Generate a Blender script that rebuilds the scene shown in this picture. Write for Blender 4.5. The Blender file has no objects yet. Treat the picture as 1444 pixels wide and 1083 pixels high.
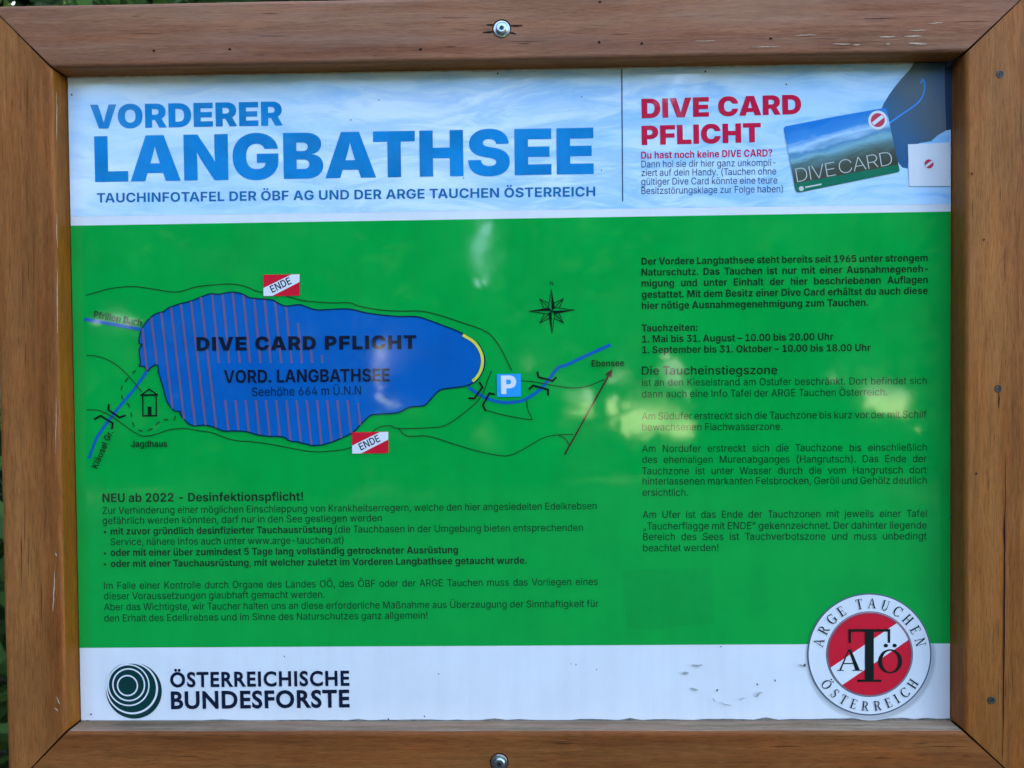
import bpy, bmesh, math, random
import numpy as np
from mathutils import Matrix, Vector
from mathutils.geometry import delaunay_2d_cdt, tessellate_polygon

sc = bpy.context.scene
COL = sc.collection

# ------------------------------------------------------------------ camera, sky, sun, exposure
BZ = 1.45                                    # height of the middle of the board above the ground
RC = np.array([[0.99976888, 0.00963907, 0.01921638],
               [-0.00925612, 0.99975876, -0.01991861],
               [-0.01940374, 0.01973614, 0.99961692]])     # camera axes: right, down, forward
CC = np.array([0.01794473, -0.02670314, -0.70894125])
FPX, CX, CY = 1085.0, 722.0, 541.5
cam = bpy.data.cameras.new('camera')
cam.sensor_width = 36.0
cam.lens = 36.0 * FPX / 1444.0
cam.clip_start = 0.02
cam.clip_end = 3000.0
cam.dof.use_dof = True
cam.dof.focus_distance = 0.71
cam.dof.aperture_fstop = 9.0
cam_o = bpy.data.objects.new('camera', cam)
COL.objects.link(cam_o)
def w3(v): return Vector((v[0], v[2], -v[1]))
ri, dn, fw = w3(RC[0]), w3(RC[1]), w3(RC[2])
m = Matrix((ri, -dn, -fw)).transposed().to_4x4()
m.translation = Vector((CC[0], CC[2], BZ - CC[1]))
cam_o.matrix_world = m
sc.camera = cam_o

SUN_EL, SUN_AZ = math.radians(52), math.radians(-12)      # azimuth from +y (behind the board) towards +x
world = bpy.data.worlds.new('World')
sc.world = world
world.use_nodes = True
nt = world.node_tree
sky = nt.nodes.new('ShaderNodeTexSky')
sky.sky_type = 'NISHITA'
sky.sun_disc = False
sky.sun_elevation = SUN_EL
sky.sun_rotation = SUN_AZ
sky.air_density = 1.0
sky.dust_density = 1.2
sky.ozone_density = 0.7
bg = nt.nodes['Background']
bg.inputs['Strength'].default_value = 0.13
nt.links.new(sky.outputs[0], bg.inputs[0])

sun = bpy.data.lights.new('sun', 'SUN')
sun.energy = 5.0
sun.angle = math.radians(0.5)
sun.color = (1.0, 0.95, 0.86)
sun_o = bpy.data.objects.new('sun', sun)
COL.objects.link(sun_o)
sdir = Vector((math.sin(SUN_AZ) * math.cos(SUN_EL), math.cos(SUN_AZ) * math.cos(SUN_EL), math.sin(SUN_EL)))
sun_o.rotation_euler = sdir.to_track_quat('Z', 'Y').to_euler()
sun_o.location = (0, 0, 12)

sc.view_settings.view_transform = 'Standard'
sc.view_settings.look = 'None'
sc.view_settings.gamma = 1.0
sc.view_settings.use_curve_mapping = False
sc.view_settings.exposure = 3.66
sc.render.engine = 'CYCLES'
sc.cycles.use_denoising = True
sc.cycles.max_bounces = 6
sc.cycles.sample_clamp_indirect = 8.0

# ------------------------------------------------------------------ helpers
def at(px, py, y=0.0):
    """Point of the board's plane (x, z) for a place measured on the photograph (1444 x 1083)."""
    d = RC.T @ np.array([(px - CX) / FPX, (py - CY) / FPX, 1.0])
    k = (y - CC[2]) / d[2]
    q = CC + d * k
    return np.array([q[0], BZ - q[1]])
def A(pts): return [at(*p) for p in pts]

def link_mesh(name, verts, faces, mats, parent=None, mi=None, smooth=False):
    me = bpy.data.meshes.new(name)
    me.from_pydata([tuple(v) for v in verts], [], faces)
    for mm in (mats if isinstance(mats, (list, tuple)) else [mats]): me.materials.append(mm)
    if mi is not None: me.polygons.foreach_set('material_index', mi)
    if smooth: me.polygons.foreach_set('use_smooth', [True] * len(me.polygons))
    me.update()
    o = bpy.data.objects.new(name, me)
    COL.objects.link(o)
    if parent is not None: o.parent = parent
    return o

def empty(name, loc, label, cat, group=None):
    o = bpy.data.objects.new(name, None)
    o.empty_display_size = 0.1
    COL.objects.link(o)
    o.location = loc
    o['label'] = label
    o['category'] = cat
    if group: o['group'] = group
    return o

# ------------------------------------------------------------------ materials
def new_mat(name):
    mt = bpy.data.materials.new(name)
    mt.use_nodes = True
    t = mt.node_tree
    return mt, t, t.nodes['Principled BSDF']
def N(t, typ, **kw):
    n = t.nodes.new(typ)
    for k, v in kw.items(): setattr(n, k, v)
    return n
def noise(t, vec, scale, detail=3, rough=.5, dist=0.0):
    n = N(t, 'ShaderNodeTexNoise')
    n.inputs['Scale'].default_value = scale
    n.inputs['Detail'].default_value = detail
    n.inputs['Roughness'].default_value = rough
    n.inputs['Distortion'].default_value = dist
    t.links.new(vec, n.inputs['Vector'])
    return n.outputs['Fac']
def mapping(t, scale, loc=(0, 0, 0), rot=(0, 0, 0), src=None):
    if src is None: src = N(t, 'ShaderNodeTexCoord').outputs['Object']
    mp = N(t, 'ShaderNodeMapping')
    mp.inputs['Scale'].default_value = scale
    mp.inputs['Location'].default_value = loc
    mp.inputs['Rotation'].default_value = rot
    t.links.new(src, mp.inputs['Vector'])
    return mp.outputs[0]
def ramp(t, fac, stops):
    r = N(t, 'ShaderNodeValToRGB')
    e = r.color_ramp.elements
    while len(e) < len(stops): e.new(0.5)
    for k, (p, c) in enumerate(stops):
        e[k].position = p
        e[k].color = (*c, 1.0) if len(c) == 3 else c
    t.links.new(fac, r.inputs[0])
    return r.outputs[0]
def mix(t, fac, a, b, blend='MIX'):
    n = N(t, 'ShaderNodeMix', data_type='RGBA', blend_type=blend)
    for sock, v in ((n.inputs[0], fac), (n.inputs[6], a), (n.inputs[7], b)):
        if isinstance(v, (int, float)): sock.default_value = v
        elif isinstance(v, tuple): sock.default_value = (*v, 1.0) if len(v) == 3 else v
        else: t.links.new(v, sock)
    return n.outputs[2]
def bump(t, h, strength, dist, b, normal=None):
    n = N(t, 'ShaderNodeBump')
    n.inputs['Strength'].default_value = strength
    n.inputs['Distance'].default_value = dist
    t.links.new(h, n.inputs['Height'])
    if normal is not None: t.links.new(normal, n.inputs['Normal'])
    t.links.new(n.outputs[0], b.inputs['Normal'])
    return n.outputs[0]

PRINT_ROUGH, PRINT_IOR = 0.04, 1.52
def print_finish(t, b):
    """The same glossy, very slightly wavy laminate over everything printed on the panel."""
    b.inputs['IOR'].default_value = PRINT_IOR
    co = N(t, 'ShaderNodeTexCoord').outputs['Object']
    film = noise(t, co, 16.0, 5, .7)
    mr = N(t, 'ShaderNodeMapRange')
    mr.inputs[1].default_value = .45; mr.inputs[2].default_value = .75
    mr.inputs[3].default_value = PRINT_ROUGH; mr.inputs[4].default_value = PRINT_ROUGH + .10
    t.links.new(film, mr.inputs[0]); t.links.new(mr.outputs[0], b.inputs['Roughness'])
    h = noise(t, co, 9.0, 1, .4)
    bump(t, h, 0.22, 0.004, b)
def print_mat(name, col, var=0.05):
    mt, t, b = new_mat(name)
    co = N(t, 'ShaderNodeTexCoord').outputs['Object']
    n1 = noise(t, co, 14.0, 5, .6)
    dk = tuple(c * (1 - var * 2.2) for c in col)
    lt = tuple(min(1, c * (1 + var)) for c in col)
    c = ramp(t, n1, [(0.3, dk), (0.55, col), (0.75, lt)])
    n2 = noise(t, co, 420.0, 2, .6)
    c = mix(t, 0.10, c, ramp(t, n2, [(0.35, dk), (0.65, lt)]))
    # faint run marks and dust left by rain
    runs = noise(t, mapping(t, (70, 70, 5)), 1.0, 4, .6)
    c = mix(t, .30, c, ramp(t, runs, [(0.36, (.90, .90, .89)), (0.55, (1, 1, 1))]), 'MULTIPLY')
    dust = ramp(t, noise(t, co, 900.0, 2, .5), [(0.70, (0, 0, 0)), (0.78, (.16, .16, .16))])
    c = mix(t, dust, c, (.16, .15, .13))
    t.links.new(c, b.inputs['Base Color'])
    print_finish(t, b)
    return mt

M = {}
M['white'] = print_mat('panel white', (0.82, 0.775, 0.74), .03)
M['green'] = print_mat('print green', (0.0015, 0.355, 0.046), .05)
M['title'] = print_mat('print title blue', (0.010, 0.245, 0.55), .13)
M['subtitle'] = print_mat('print subtitle blue', (0.015, 0.15, 0.33), .04)
M['red'] = print_mat('print red', (0.66, 0.012, 0.055), .05)
M['flagred'] = print_mat('print flag red', (0.72, 0.012, 0.03), .04)
M['grey'] = print_mat('print grey', (0.05, 0.075, 0.11), .04)
M['black'] = print_mat('print black', (0.006, 0.012, 0.010), .04)
M['ink'] = print_mat('print dark ink', (0.010, 0.032, 0.012), .05)
M['inkthin'] = print_mat('print body ink', (0.006, 0.034, 0.012), .05)
M['path'] = print_mat('print path line', (0.012, 0.075, 0.018), .05)
M['lake'] = print_mat('print lake blue', (0.004, 0.113, 0.385), .07)
M['stream'] = print_mat('print stream blue', (0.008, 0.115, 0.35), .05)
M['hatch'] = print_mat('print hatch mauve', (0.165, 0.105, 0.205), .06)
M['shore'] = print_mat('print shoreline', (0.004, 0.025, 0.06), .03)
M['yellow'] = print_mat('print yellow', (0.72, 0.66, 0.06), .03)
M['parking'] = print_mat('print parking blue', (0.03, 0.34, 0.80), .03)
M['arrow'] = print_mat('print arrow', (0.06, 0.02, 0.012), .05)
M['navy'] = print_mat('print navy', (0.006, 0.011, 0.030), .03)
M['forest'] = print_mat('print forest green', (0.003, 0.040, 0.034), .03)
M['rim'] = print_mat('print rim grey', (0.10, 0.12, 0.15), .03)
M['cardgreen'] = print_mat('print card green', (0.012, 0.17, 0.09), .05)
M['pale'] = print_mat('print pale lettering', (0.62, 0.62, 0.52), .03)
M['stain'] = print_mat('print faded patch', (0.002, 0.331, 0.045), .06)
M['rubred'] = print_mat('print emblem red', (0.62, 0.05, 0.10), .03)

def header_mat():
    mt, t, b = new_mat('print water picture')
    co = N(t, 'ShaderNodeTexCoord').outputs['Object']
    sep = N(t, 'ShaderNodeSeparateXYZ'); t.links.new(co, sep.inputs[0])
    warp = N(t, 'ShaderNodeTexNoise'); warp.inputs['Scale'].default_value = 7.0
    t.links.new(co, warp.inputs['Vector'])
    wv = N(t, 'ShaderNodeVectorMath', operation='MULTIPLY_ADD')
    wv.inputs[1].default_value = (.055, .055, .055)
    t.links.new(warp.outputs['Color'], wv.inputs[0]); t.links.new(co, wv.inputs[2])
    s1 = noise(t, mapping(t, (11, 11, 60), rot=(0, .18, 0), src=wv.outputs[0]), 1.0, 6, .62, .6)
    s2 = noise(t, mapping(t, (5, 5, 22), rot=(0, -.22, 0), src=wv.outputs[0]), 1.0, 4, .55, .8)
    s3 = noise(t, mapping(t, (30, 30, 150), rot=(0, .1, 0), src=wv.outputs[0]), 1.0, 4, .6, .4)
    c = ramp(t, s2, [(0.34, (0.52, 0.72, 0.88)), (0.52, (0.74, 0.82, 0.88)), (0.72, (0.86, 0.89, 0.91))])
    st = ramp(t, s1, [(0.46, (0, 0, 0)), (0.60, (.8, .8, .8)), (0.74, (0, 0, 0))])
    mr = N(t, 'ShaderNodeMapRange'); mr.inputs[1].default_value = -.5; mr.inputs[2].default_value = .4
    mr.inputs[3].default_value = .22; mr.inputs[4].default_value = 1.0
    t.links.new(sep.outputs[0], mr.inputs[0])
    mm = N(t, 'ShaderNodeMath', operation='MULTIPLY')
    t.links.new(st, mm.inputs[0]); t.links.new(mr.outputs[0], mm.inputs[1])
    c = mix(t, mm.outputs[0], c, (0.22, 0.48, 0.78))
    st3 = ramp(t, s3, [(0.56, (0, 0, 0)), (0.68, (.35, .35, .35))])
    c = mix(t, st3, c, (0.85, 0.90, 0.92))
    # the printed water turns bluer towards the right
    mr2 = N(t, 'ShaderNodeMapRange'); mr2.inputs[1].default_value = .02; mr2.inputs[2].default_value = .42
    mr2.inputs[3].default_value = 0.0; mr2.inputs[4].default_value = .55
    t.links.new(sep.outputs[0], mr2.inputs[0])
    c = mix(t, mr2.outputs[0], c, (0.30, 0.60, 0.86))
    t.links.new(c, b.inputs['Base Color'])
    print_finish(t, b)
    return mt
M['header'] = header_mat()

def picture_mat(name, stops, z0, z1, scale=(30, 30, 90), amt=.25, rot=0.0, tilt=0.0):
    """Printed photograph: colour bands up the picture, broken up by noise."""
    mt, t, b = new_mat(name)
    co = N(t, 'ShaderNodeTexCoord').outputs['Object']
    v = mapping(t, (1, 1, 1), rot=(0, rot, 0), src=co)
    sep = N(t, 'ShaderNodeSeparateXYZ'); t.links.new(v, sep.inputs[0])
    mr = N(t, 'ShaderNodeMapRange')
    mr.inputs[1].default_value = z0; mr.inputs[2].default_value = z1
    t.links.new(sep.outputs[2], mr.inputs[0])
    n = noise(t, mapping(t, scale, src=v), 1.0, 5, .6, .5)
    ad = N(t, 'ShaderNodeMath', operation='MULTIPLY_ADD')
    ad.inputs[1].default_value = amt
    t.links.new(n, ad.inputs[0]); t.links.new(mr.outputs[0], ad.inputs[2])
    sb = N(t, 'ShaderNodeMath', operation='SUBTRACT'); sb.inputs[1].default_value = amt * .5
    t.links.new(ad.outputs[0], sb.inputs[0])
    t.links.new(ramp(t, sb.outputs[0], stops), b.inputs['Base Color'])
    print_finish(t, b)
    return mt

def wood_mat(name, horiz, dark, mid, light, rough=.48, grey=0.0, seed=0.0, fade=.35):
    mt, t, b = new_mat(name)
    co = N(t, 'ShaderNodeTexCoord').outputs['Object']
    wp = N(t, 'ShaderNodeTexNoise'); wp.inputs['Scale'].default_value = 3.0
    t.links.new(co, wp.inputs['Vector'])
    wv = N(t, 'ShaderNodeVectorMath', operation='MULTIPLY_ADD'); wv.inputs[1].default_value = (.012, .012, .012)
    t.links.new(wp.outputs['Color'], wv.inputs[0]); t.links.new(co, wv.inputs[2])
    def g(along, across):
        s = (along, across, across) if horiz else (across, across, along)
        return mapping(t, s, loc=(seed, seed * .7, seed * 1.3), src=wv.outputs[0])
    broad = noise(t, g(1.6, 26), 1.0, 4, .55, .3)
    grain = noise(t, g(15, 230), 1.0, 6, .68, .3)
    fine = noise(t, g(80, 950), 1.0, 4, .7)
    blot = noise(t, mapping(t, (6, 6, 6), loc=(seed, 0, seed)), 1.0, 4, .6)
    c = ramp(t, broad, [(0.30, dark), (0.50, mid), (0.72, light)])
    c = mix(t, 0.38, c, ramp(t, grain, [(0.34, dark), (0.52, mid), (0.68, light)]))
    fn = ramp(t, fine, [(0.36, (.66, .62, .60)), (0.52, (1, 1, 1)), (0.70, (1.12, 1.1, 1.08))])
    c = mix(t, 0.75, c, fn, 'MULTIPLY')
    bl = ramp(t, blot, [(0.35, (.75, .72, .70)), (0.60, (1.08, 1.06, 1.05))])
    c = mix(t, 0.6, c, bl, 'MULTIPLY')
    mot = noise(t, mapping(t, (9, 45, 45) if horiz else (45, 45, 9), loc=(seed * 2, 3, seed)), 1.0, 5, .65, .4)
    c = mix(t, 0.7, c, ramp(t, mot, [(0.32, (.86, .95, .95)), (0.5, (1, 1, 1)), (0.68, (1.16, .98, .82))]), 'MULTIPLY')
    # dark pores
    po = noise(t, g(60, 900), 1.0, 2, .7)
    pm = ramp(t, po, [(0.68, (0, 0, 0)), (0.76, (.2, .2, .2))])
    c = mix(t, pm, c, tuple(x * .3 for x in dark))
    if grey:
        gm = ramp(t, noise(t, g(3, 60), 1.0, 4, .65), [(0.42, (0, 0, 0)), (0.72, (grey, grey, grey))])
        c = mix(t, gm, c, (0.36, 0.19, 0.12))
    t.links.new(c, b.inputs['Base Color'])
    rr = ramp(t, grain, [(0.3, (rough + .14,) * 3), (0.7, (rough - .06,) * 3)])
    t.links.new(rr, b.inputs['Roughness'])
    b.inputs['Specular IOR Level'].default_value = .10
    n1 = bump(t, grain, .35, .0012, b)
    bump(t, fine, .30, .0006, b, n1)
    return mt
M['wood_top'] = wood_mat('weathered top wood', True, (.19,.064,.030), (.30,.112,.050), (.42,.18,.085), .52, .45, 3.1)
M['wood_bottom'] = wood_mat('bottom wood', True, (.14,.040,.010), (.245,.075,.018), (.34,.115,.030), .42, 0, 7.7)
M['wood_left'] = wood_mat('left wood', False, (.19,.056,.012), (.32,.105,.025), (.43,.162,.045), .48, 0, 1.4)
M['wood_right'] = wood_mat('right wood', False, (.19,.055,.010), (.32,.103,.021), (.43,.160,.038), .44, 0, 5.2)
M['wood_grey'] = wood_mat('bare greyed wood', True, (.12,.075,.04), (.30,.20,.115), (.55,.42,.29), .7, .9, 9.3)
M['wood_ochre'] = wood_mat('varnished inner wood', False, (.15,.045,.005), (.24,.078,.007), (.32,.115,.014), .40, 0, 2.2)
M['wood_lip'] = wood_mat('varnished top lip', True, (.28,.085,.018), (.44,.145,.030), (.56,.20,.05), .42, 0, 2.9)
M['crack'] = wood_mat('dark crack', False, (.008, .004, .003), (.014, .008, .005), (.02, .012, .008), .8)

def plain(name, col, rough=.6, metal=0.0, var=.25, scale=40.0):
    mt, t, b = new_mat(name)
    n = noise(t, N(t, 'ShaderNodeTexCoord').outputs['Object'], scale, 4, .6)
    c = ramp(t, n, [(0.3, tuple(x * (1 - var) for x in col)), (0.7, tuple(min(1, x * (1 + var)) for x in col))])
    t.links.new(c, b.inputs['Base Color'])
    b.inputs['Roughness'].default_value = rough
    b.inputs['Metallic'].default_value = metal
    return mt
M['zinc'] = plain('zinc plated steel', (.50, .53, .54), .30, 1.0, .25, 300)
M['socket'] = plain('screw recess', (.03, .035, .04), .5, .6)
M['steel'] = plain('tarnished screw', (.06, .045, .03), .6, .5, .4, 500)
M['chip'] = plain('bare pale wood', (.50, .33, .20), .8, 0, .3, 300)
M['dirt_shade'] = plain('dirt_shade', (.58, .51, .42), .8, 0, .35, 120)
M['speck'] = plain('dirt speck', (.045, .04, .035), .8, 0, .4, 300)
M['smudge'] = plain('dirt smudge', (.40, .39, .36), .7, 0, .4, 400)

# ------------------------------------------------------------------ lettering
# letter outlines: weight, character code, advance, outlines, then for each outline its point count and x, y (10000 added to x: curve control point)
GLYPHS = [
    (400,32,550,0),
    (400,33,589,2,4,204,479,192,1490,396,1490,383,479,12,295,-13,10239,-13,10160,66,160,121,10160,177,10239,256,295,256,10351,256,10429,177,429,121,10429,66,10351,-13),
    (400,40,800,1,17,255,607,10255,770,10322,1127,10438,1458,513,1581,688,1581,10611,1424,10498,1084,10438,753,438,607,10438,474,10491,202,10602,-101,688,-279,513,-279,10386,-62,10255,388),
    (400,41,800,1,17,112,-279,10201,-96,10311,209,10362,479,362,607,10362,753,10302,1084,10190,1424,112,1581,287,1581,10362,1458,10479,1127,10545,769,545,607,10545,384,10412,-66,287,-279),
    (400,44,550,1,4,108,-359,196,208,402,208,246,-359),
    (400,45,1328,1,4,988,719,988,553,334,553,334,719),
    (400,46,550,1,12,279,-13,10223,-13,10144,66,144,122,10144,178,10223,257,279,257,10335,257,10414,178,414,122,10414,66,10335,-13),
    (400,52,1328,2,8,121,303,121,458,714,1490,901,1490,322,482,322,470,1206,470,1206,303,6,823,0,823,349,823,422,823,930,1003,930,1003,0),
    (400,54,1328,2,23,664,-20,10526,-20,10312,106,10190,329,190,473,10190,579,10282,816,402,993,739,1490,944,1490,446,763,428,763,10448,805,10525,874,10628,915,688,915,10824,915,11025,802,11137,597,1137,458,11137,320,11014,104,10801,-20,16,664,143,10750,143,10881,225,10956,367,956,458,10956,552,10881,693,10750,773,664,773,10578,773,10445,694,10370,554,370,462,10370,369,10445,225,10578,143),
    (400,65,1413,2,14,52,0,593,1490,813,1490,1361,0,1161,0,845,884,10816,966,10739,1211,684,1401,720,1401,10666,1209,10587,960,561,884,254,0,4,324,416,324,582,1089,582,1089,416),
    (400,66,1340,3,20,180,0,180,1490,708,1490,10864,1490,11067,1383,11166,1204,1166,1095,11166,999,11098,874,10987,800,922,782,922,768,10992,764,11131,676,11224,514,1224,397,11224,285,11121,105,10901,0,725,0,10,370,168,720,168,10894,168,11041,302,1041,399,11041,474,10965,600,10826,676,730,676,370,676,10,370,836,698,836,10778,836,10908,899,10984,1014,984,1091,10984,1188,10849,1322,704,1322,370,1322),
    (400,67,1496,1,38,783,-20,10592,-20,10293,165,10122,508,122,744,10122,981,10293,1324,10592,1510,783,1510,10896,1510,11097,1444,11257,1317,11364,1136,1384,1021,1194,1021,11178,1098,11101,1214,10990,1294,10856,1334,783,1334,10649,1334,10433,1198,10307,935,307,744,10307,554,10434,291,10650,156,783,156,10856,156,10990,197,11101,276,11178,393,1194,469,1384,469,11365,355,11258,175,11098,47,10897,-20),
    (400,68,1478,2,22,645,0,285,0,285,168,633,168,10815,168,11054,307,11172,567,1172,748,11172,927,11055,1184,10824,1322,651,1322,277,1322,277,1490,664,1490,10882,1490,11191,1312,11356,979,1356,748,11356,515,11190,180,10872,0,4,370,1490,370,0,180,0,180,1490),
    (400,69,1231,1,12,180,0,180,1490,1088,1490,1088,1322,370,1322,370,836,1039,836,1039,668,370,668,370,168,1097,168,1097,0),
    (400,70,1209,1,10,180,0,180,1490,1081,1490,1081,1322,370,1322,370,812,1013,812,1013,644,370,644,370,0),
    (400,71,1528,1,40,789,-20,10590,-20,10290,166,10122,509,122,744,10122,981,10290,1324,10586,1510,777,1510,10895,1510,11100,1440,11262,1310,11369,1131,1389,1023,1193,1023,11170,1095,11094,1209,10989,1291,10857,1334,778,1334,10647,1334,10433,1199,10307,936,307,744,10307,554,10434,292,10652,156,789,156,10915,156,11107,263,11214,460,1214,594,1271,583,828,583,828,749,1400,749,1400,586,11400,401,11242,129,10967,-20),
    (400,72,1522,1,12,180,0,180,1490,370,1490,370,846,1152,846,1152,1490,1342,1490,1342,0,1152,0,1152,678,370,678,370,0),
    (400,73,550,1,4,180,0,370,0,370,1490,180,1490),
    (400,74,1169,1,18,545,-20,10348,-20,10100,212,100,426,100,506,290,506,290,426,10290,290,10430,147,545,147,10659,147,10799,290,799,426,799,1490,989,1490,989,426,10989,212,10742,-20),
    (400,75,1376,3,10,310,426,310,629,10361,699,10462,827,10568,949,624,1009,1069,1490,1318,1490,682,808,672,809,7,180,0,180,1490,370,1490,370,980,367,659,370,566,370,0,4,1094,0,555,758,673,906,1319,0),
    (400,76,1158,1,6,180,0,180,1490,370,1490,370,168,1060,168,1060,0),
    (400,77,1850,1,46,180,0,180,1490,450,1490,817,550,10830,517,10863,418,10900,302,10934,187,947,138,905,138,10919,184,10953,297,10990,414,11024,516,1037,550,1399,1490,1670,1490,1670,0,1483,0,1483,851,11483,897,11484,1015,11487,1145,11490,1279,1491,1342,1507,1342,11486,1273,11439,1130,11394,997,11354,887,1340,851,1007,0,842,0,504,851,10490,886,10452,993,10407,1124,10359,1269,334,1342,352,1342,10354,1286,10357,1156,10359,1023,10361,900,361,851,361,0),
    (400,78,1543,1,28,180,0,180,1490,404,1490,1010,537,11034,500,11102,384,11181,238,1219,155,1192,155,11183,241,11175,398,11173,530,1173,576,1173,1490,1363,1490,1363,0,1137,0,597,848,10560,907,10485,1032,10389,1203,318,1329,353,1329,10358,1218,10366,1030,10371,890,371,850,371,0),
    (400,79,1566,2,16,784,-20,10593,-20,10294,165,10122,508,122,744,10122,981,10294,1324,10593,1510,784,1510,10975,1510,11273,1324,11444,981,1444,744,11444,508,11273,165,10975,-20,16,784,156,10917,156,11132,291,11259,554,1259,744,11259,936,11132,1199,10917,1334,784,1334,10650,1334,10434,1198,10307,935,307,744,10307,554,10434,292,10650,156),
    (400,80,1308,1,24,180,0,180,1490,690,1490,10864,1490,11089,1363,11198,1149,1198,1016,11198,883,11089,667,10865,539,691,539,330,539,330,706,682,706,10800,706,10944,787,11009,928,1009,1016,11009,1104,10944,1243,10799,1323,680,1323,370,1323,370,0),
    (400,82,1318,2,24,180,0,180,1490,690,1490,10864,1490,11089,1371,11198,1163,1198,1030,11198,897,11089,693,10865,578,691,578,286,578,286,747,682,747,10800,747,10943,816,11009,943,1009,1030,11009,1119,10943,1250,10799,1323,680,1323,370,1323,370,0,4,1036,0,676,671,890,671,1256,0),
    (400,83,1314,1,51,657,-26,10496,-26,10259,78,10125,265,116,390,311,390,10319,306,10417,197,10570,144,657,144,10758,144,10919,210,11013,330,1013,409,11013,481,10932,571,10798,629,718,651,538,702,10358,753,10158,943,158,1091,10158,1217,10294,1406,10526,1510,670,1510,10817,1510,11043,1406,11174,1227,1178,1114,992,1114,10979,1223,10797,1342,664,1342,10568,1342,10423,1279,10343,1170,343,1100,10343,1022,10440,927,10573,874,627,859,776,818,10836,802,10981,746,11113,653,11198,510,1198,406,11198,284,11071,88,10829,-26),
    (400,84,1322,1,8,98,1322,98,1490,1224,1490,1224,1322,757,1322,757,0,567,0,567,1322),
    (400,85,1524,1,22,763,-24,10587,-24,10324,114,10180,354,180,507,180,1490,370,1490,370,522,10370,415,10465,248,10641,152,763,152,10885,152,11060,248,11154,415,1154,522,1154,1490,1344,1490,1344,507,11344,354,11200,114,10939,-24),
    (400,86,1413,1,14,600,0,52,1490,252,1490,567,606,10594,530,10675,276,729,90,692,90,10746,281,10826,530,852,606,1159,1490,1361,1490,819,0),
    (400,87,2018,1,38,458,0,52,1490,246,1490,482,576,10501,503,10535,352,10567,197,581,115,558,115,10573,197,10605,352,10641,503,660,576,901,1490,1117,1490,1356,576,11376,503,11411,352,11445,197,1460,115,1434,115,11449,197,11481,352,11517,503,1535,576,1770,1490,1966,1490,1558,0,1337,0,1081,944,11056,1036,11010,1253,988,1395,1028,1395,11006,1261,10964,1050,935,944,680,0),
    (400,90,1288,1,24,130,0,130,134,796,1125,10841,1192,10943,1327,994,1393,1015,1331,10923,1325,10737,1322,645,1322,122,1322,122,1490,1158,1490,1158,1354,502,379,10454,308,10347,166,294,97,273,159,10365,165,10548,168,640,168,1166,168,1166,0),
    (400,97,1150,2,40,471,-26,10365,-26,10192,54,10090,208,90,318,10090,414,10166,534,10293,603,10447,637,525,647,10625,660,10751,674,10812,708,812,749,812,755,10812,825,10760,922,10656,974,578,974,10498,974,10384,924,10313,849,295,810,122,867,10165,969,10311,1084,10487,1132,573,1132,10629,1132,10772,1105,10905,1025,10992,868,992,737,992,0,815,0,815,152,803,152,10784,113,10700,30,10566,-26,18,502,133,10602,133,10740,211,10812,336,812,404,812,559,10801,546,10727,525,10632,509,10543,498,517,495,10452,487,10339,448,10271,373,271,309,10271,251,10331,173,10435,133),
    (400,98,1254,2,23,677,-24,10571,-24,10441,49,10371,142,352,173,332,173,332,0,158,0,158,1490,338,1490,338,939,352,939,10371,969,10439,1060,10567,1132,676,1132,10816,1132,11029,992,11150,733,1150,556,11150,378,11030,118,10817,-24,16,650,137,10755,137,10896,250,10967,441,967,558,10967,674,10897,861,10756,971,650,971,10547,971,10407,867,10336,682,336,558,10336,434,10408,244,10549,137),
    (400,99,1170,1,38,613,-24,10461,-24,10232,120,10104,380,104,552,10104,727,10232,988,10461,1132,613,1132,10694,1132,10838,1090,10957,1011,11043,896,1066,823,893,774,10881,817,10831,889,10760,942,10668,971,613,971,10501,971,10357,854,10287,664,287,552,10287,442,10357,253,10501,137,613,137,10669,137,10763,167,10836,222,10886,298,898,343,1070,294,11048,219,10961,102,10841,19,10695,-24),
    (400,100,1254,2,23,577,-24,10438,-24,10224,118,10104,378,104,556,10104,733,10225,992,10439,1132,578,1132,10687,1132,10815,1060,10884,969,902,939,916,939,916,1490,1096,1490,1096,0,922,0,922,173,902,173,10884,142,10813,49,10684,-24,16,604,137,10706,137,10846,244,10918,434,918,558,10918,682,10847,867,10707,971,604,971,10498,971,10357,861,10287,674,287,558,10287,441,10358,250,10500,137),
    (400,101,1194,1,40,628,-24,10466,-24,10231,120,10104,378,104,550,10104,722,10228,984,10455,1132,607,1132,10696,1132,10869,1073,11010,942,11094,728,1094,573,1094,498,226,498,226,650,997,650,913,594,10913,704,10844,875,10708,972,607,972,10506,972,10362,873,10286,714,286,623,286,522,10286,398,10372,225,10527,136,629,136,10695,136,10803,174,10881,251,902,308,1076,260,11050,176,10926,48,10743,-24),
    (400,102,758,2,4,678,1118,678,964,20,964,20,1118,17,240,0,240,1267,10240,1364,10331,1494,10477,1560,558,1560,10622,1560,10706,1539,726,1530,676,1376,10662,1381,10617,1393,579,1393,10496,1393,10420,1308,420,1227,420,0),
    (400,103,1256,2,38,611,-442,10487,-442,10306,-379,10186,-275,151,-214,297,-120,10321,-152,10392,-230,10513,-285,611,-285,10745,-285,10918,-157,918,-19,918,205,901,205,10882,173,10813,85,10684,18,576,18,10442,18,10228,145,10104,389,104,564,10104,737,10226,992,10441,1132,580,1132,10688,1132,10817,1061,10887,969,906,939,923,939,923,1118,1098,1118,1098,-29,11098,-173,10968,-356,10747,-442,16,606,178,10708,178,10848,271,10920,446,920,568,10920,687,10849,868,10709,971,606,971,10500,971,10358,862,10287,680,287,568,10287,453,10359,277,10501,178),
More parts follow.
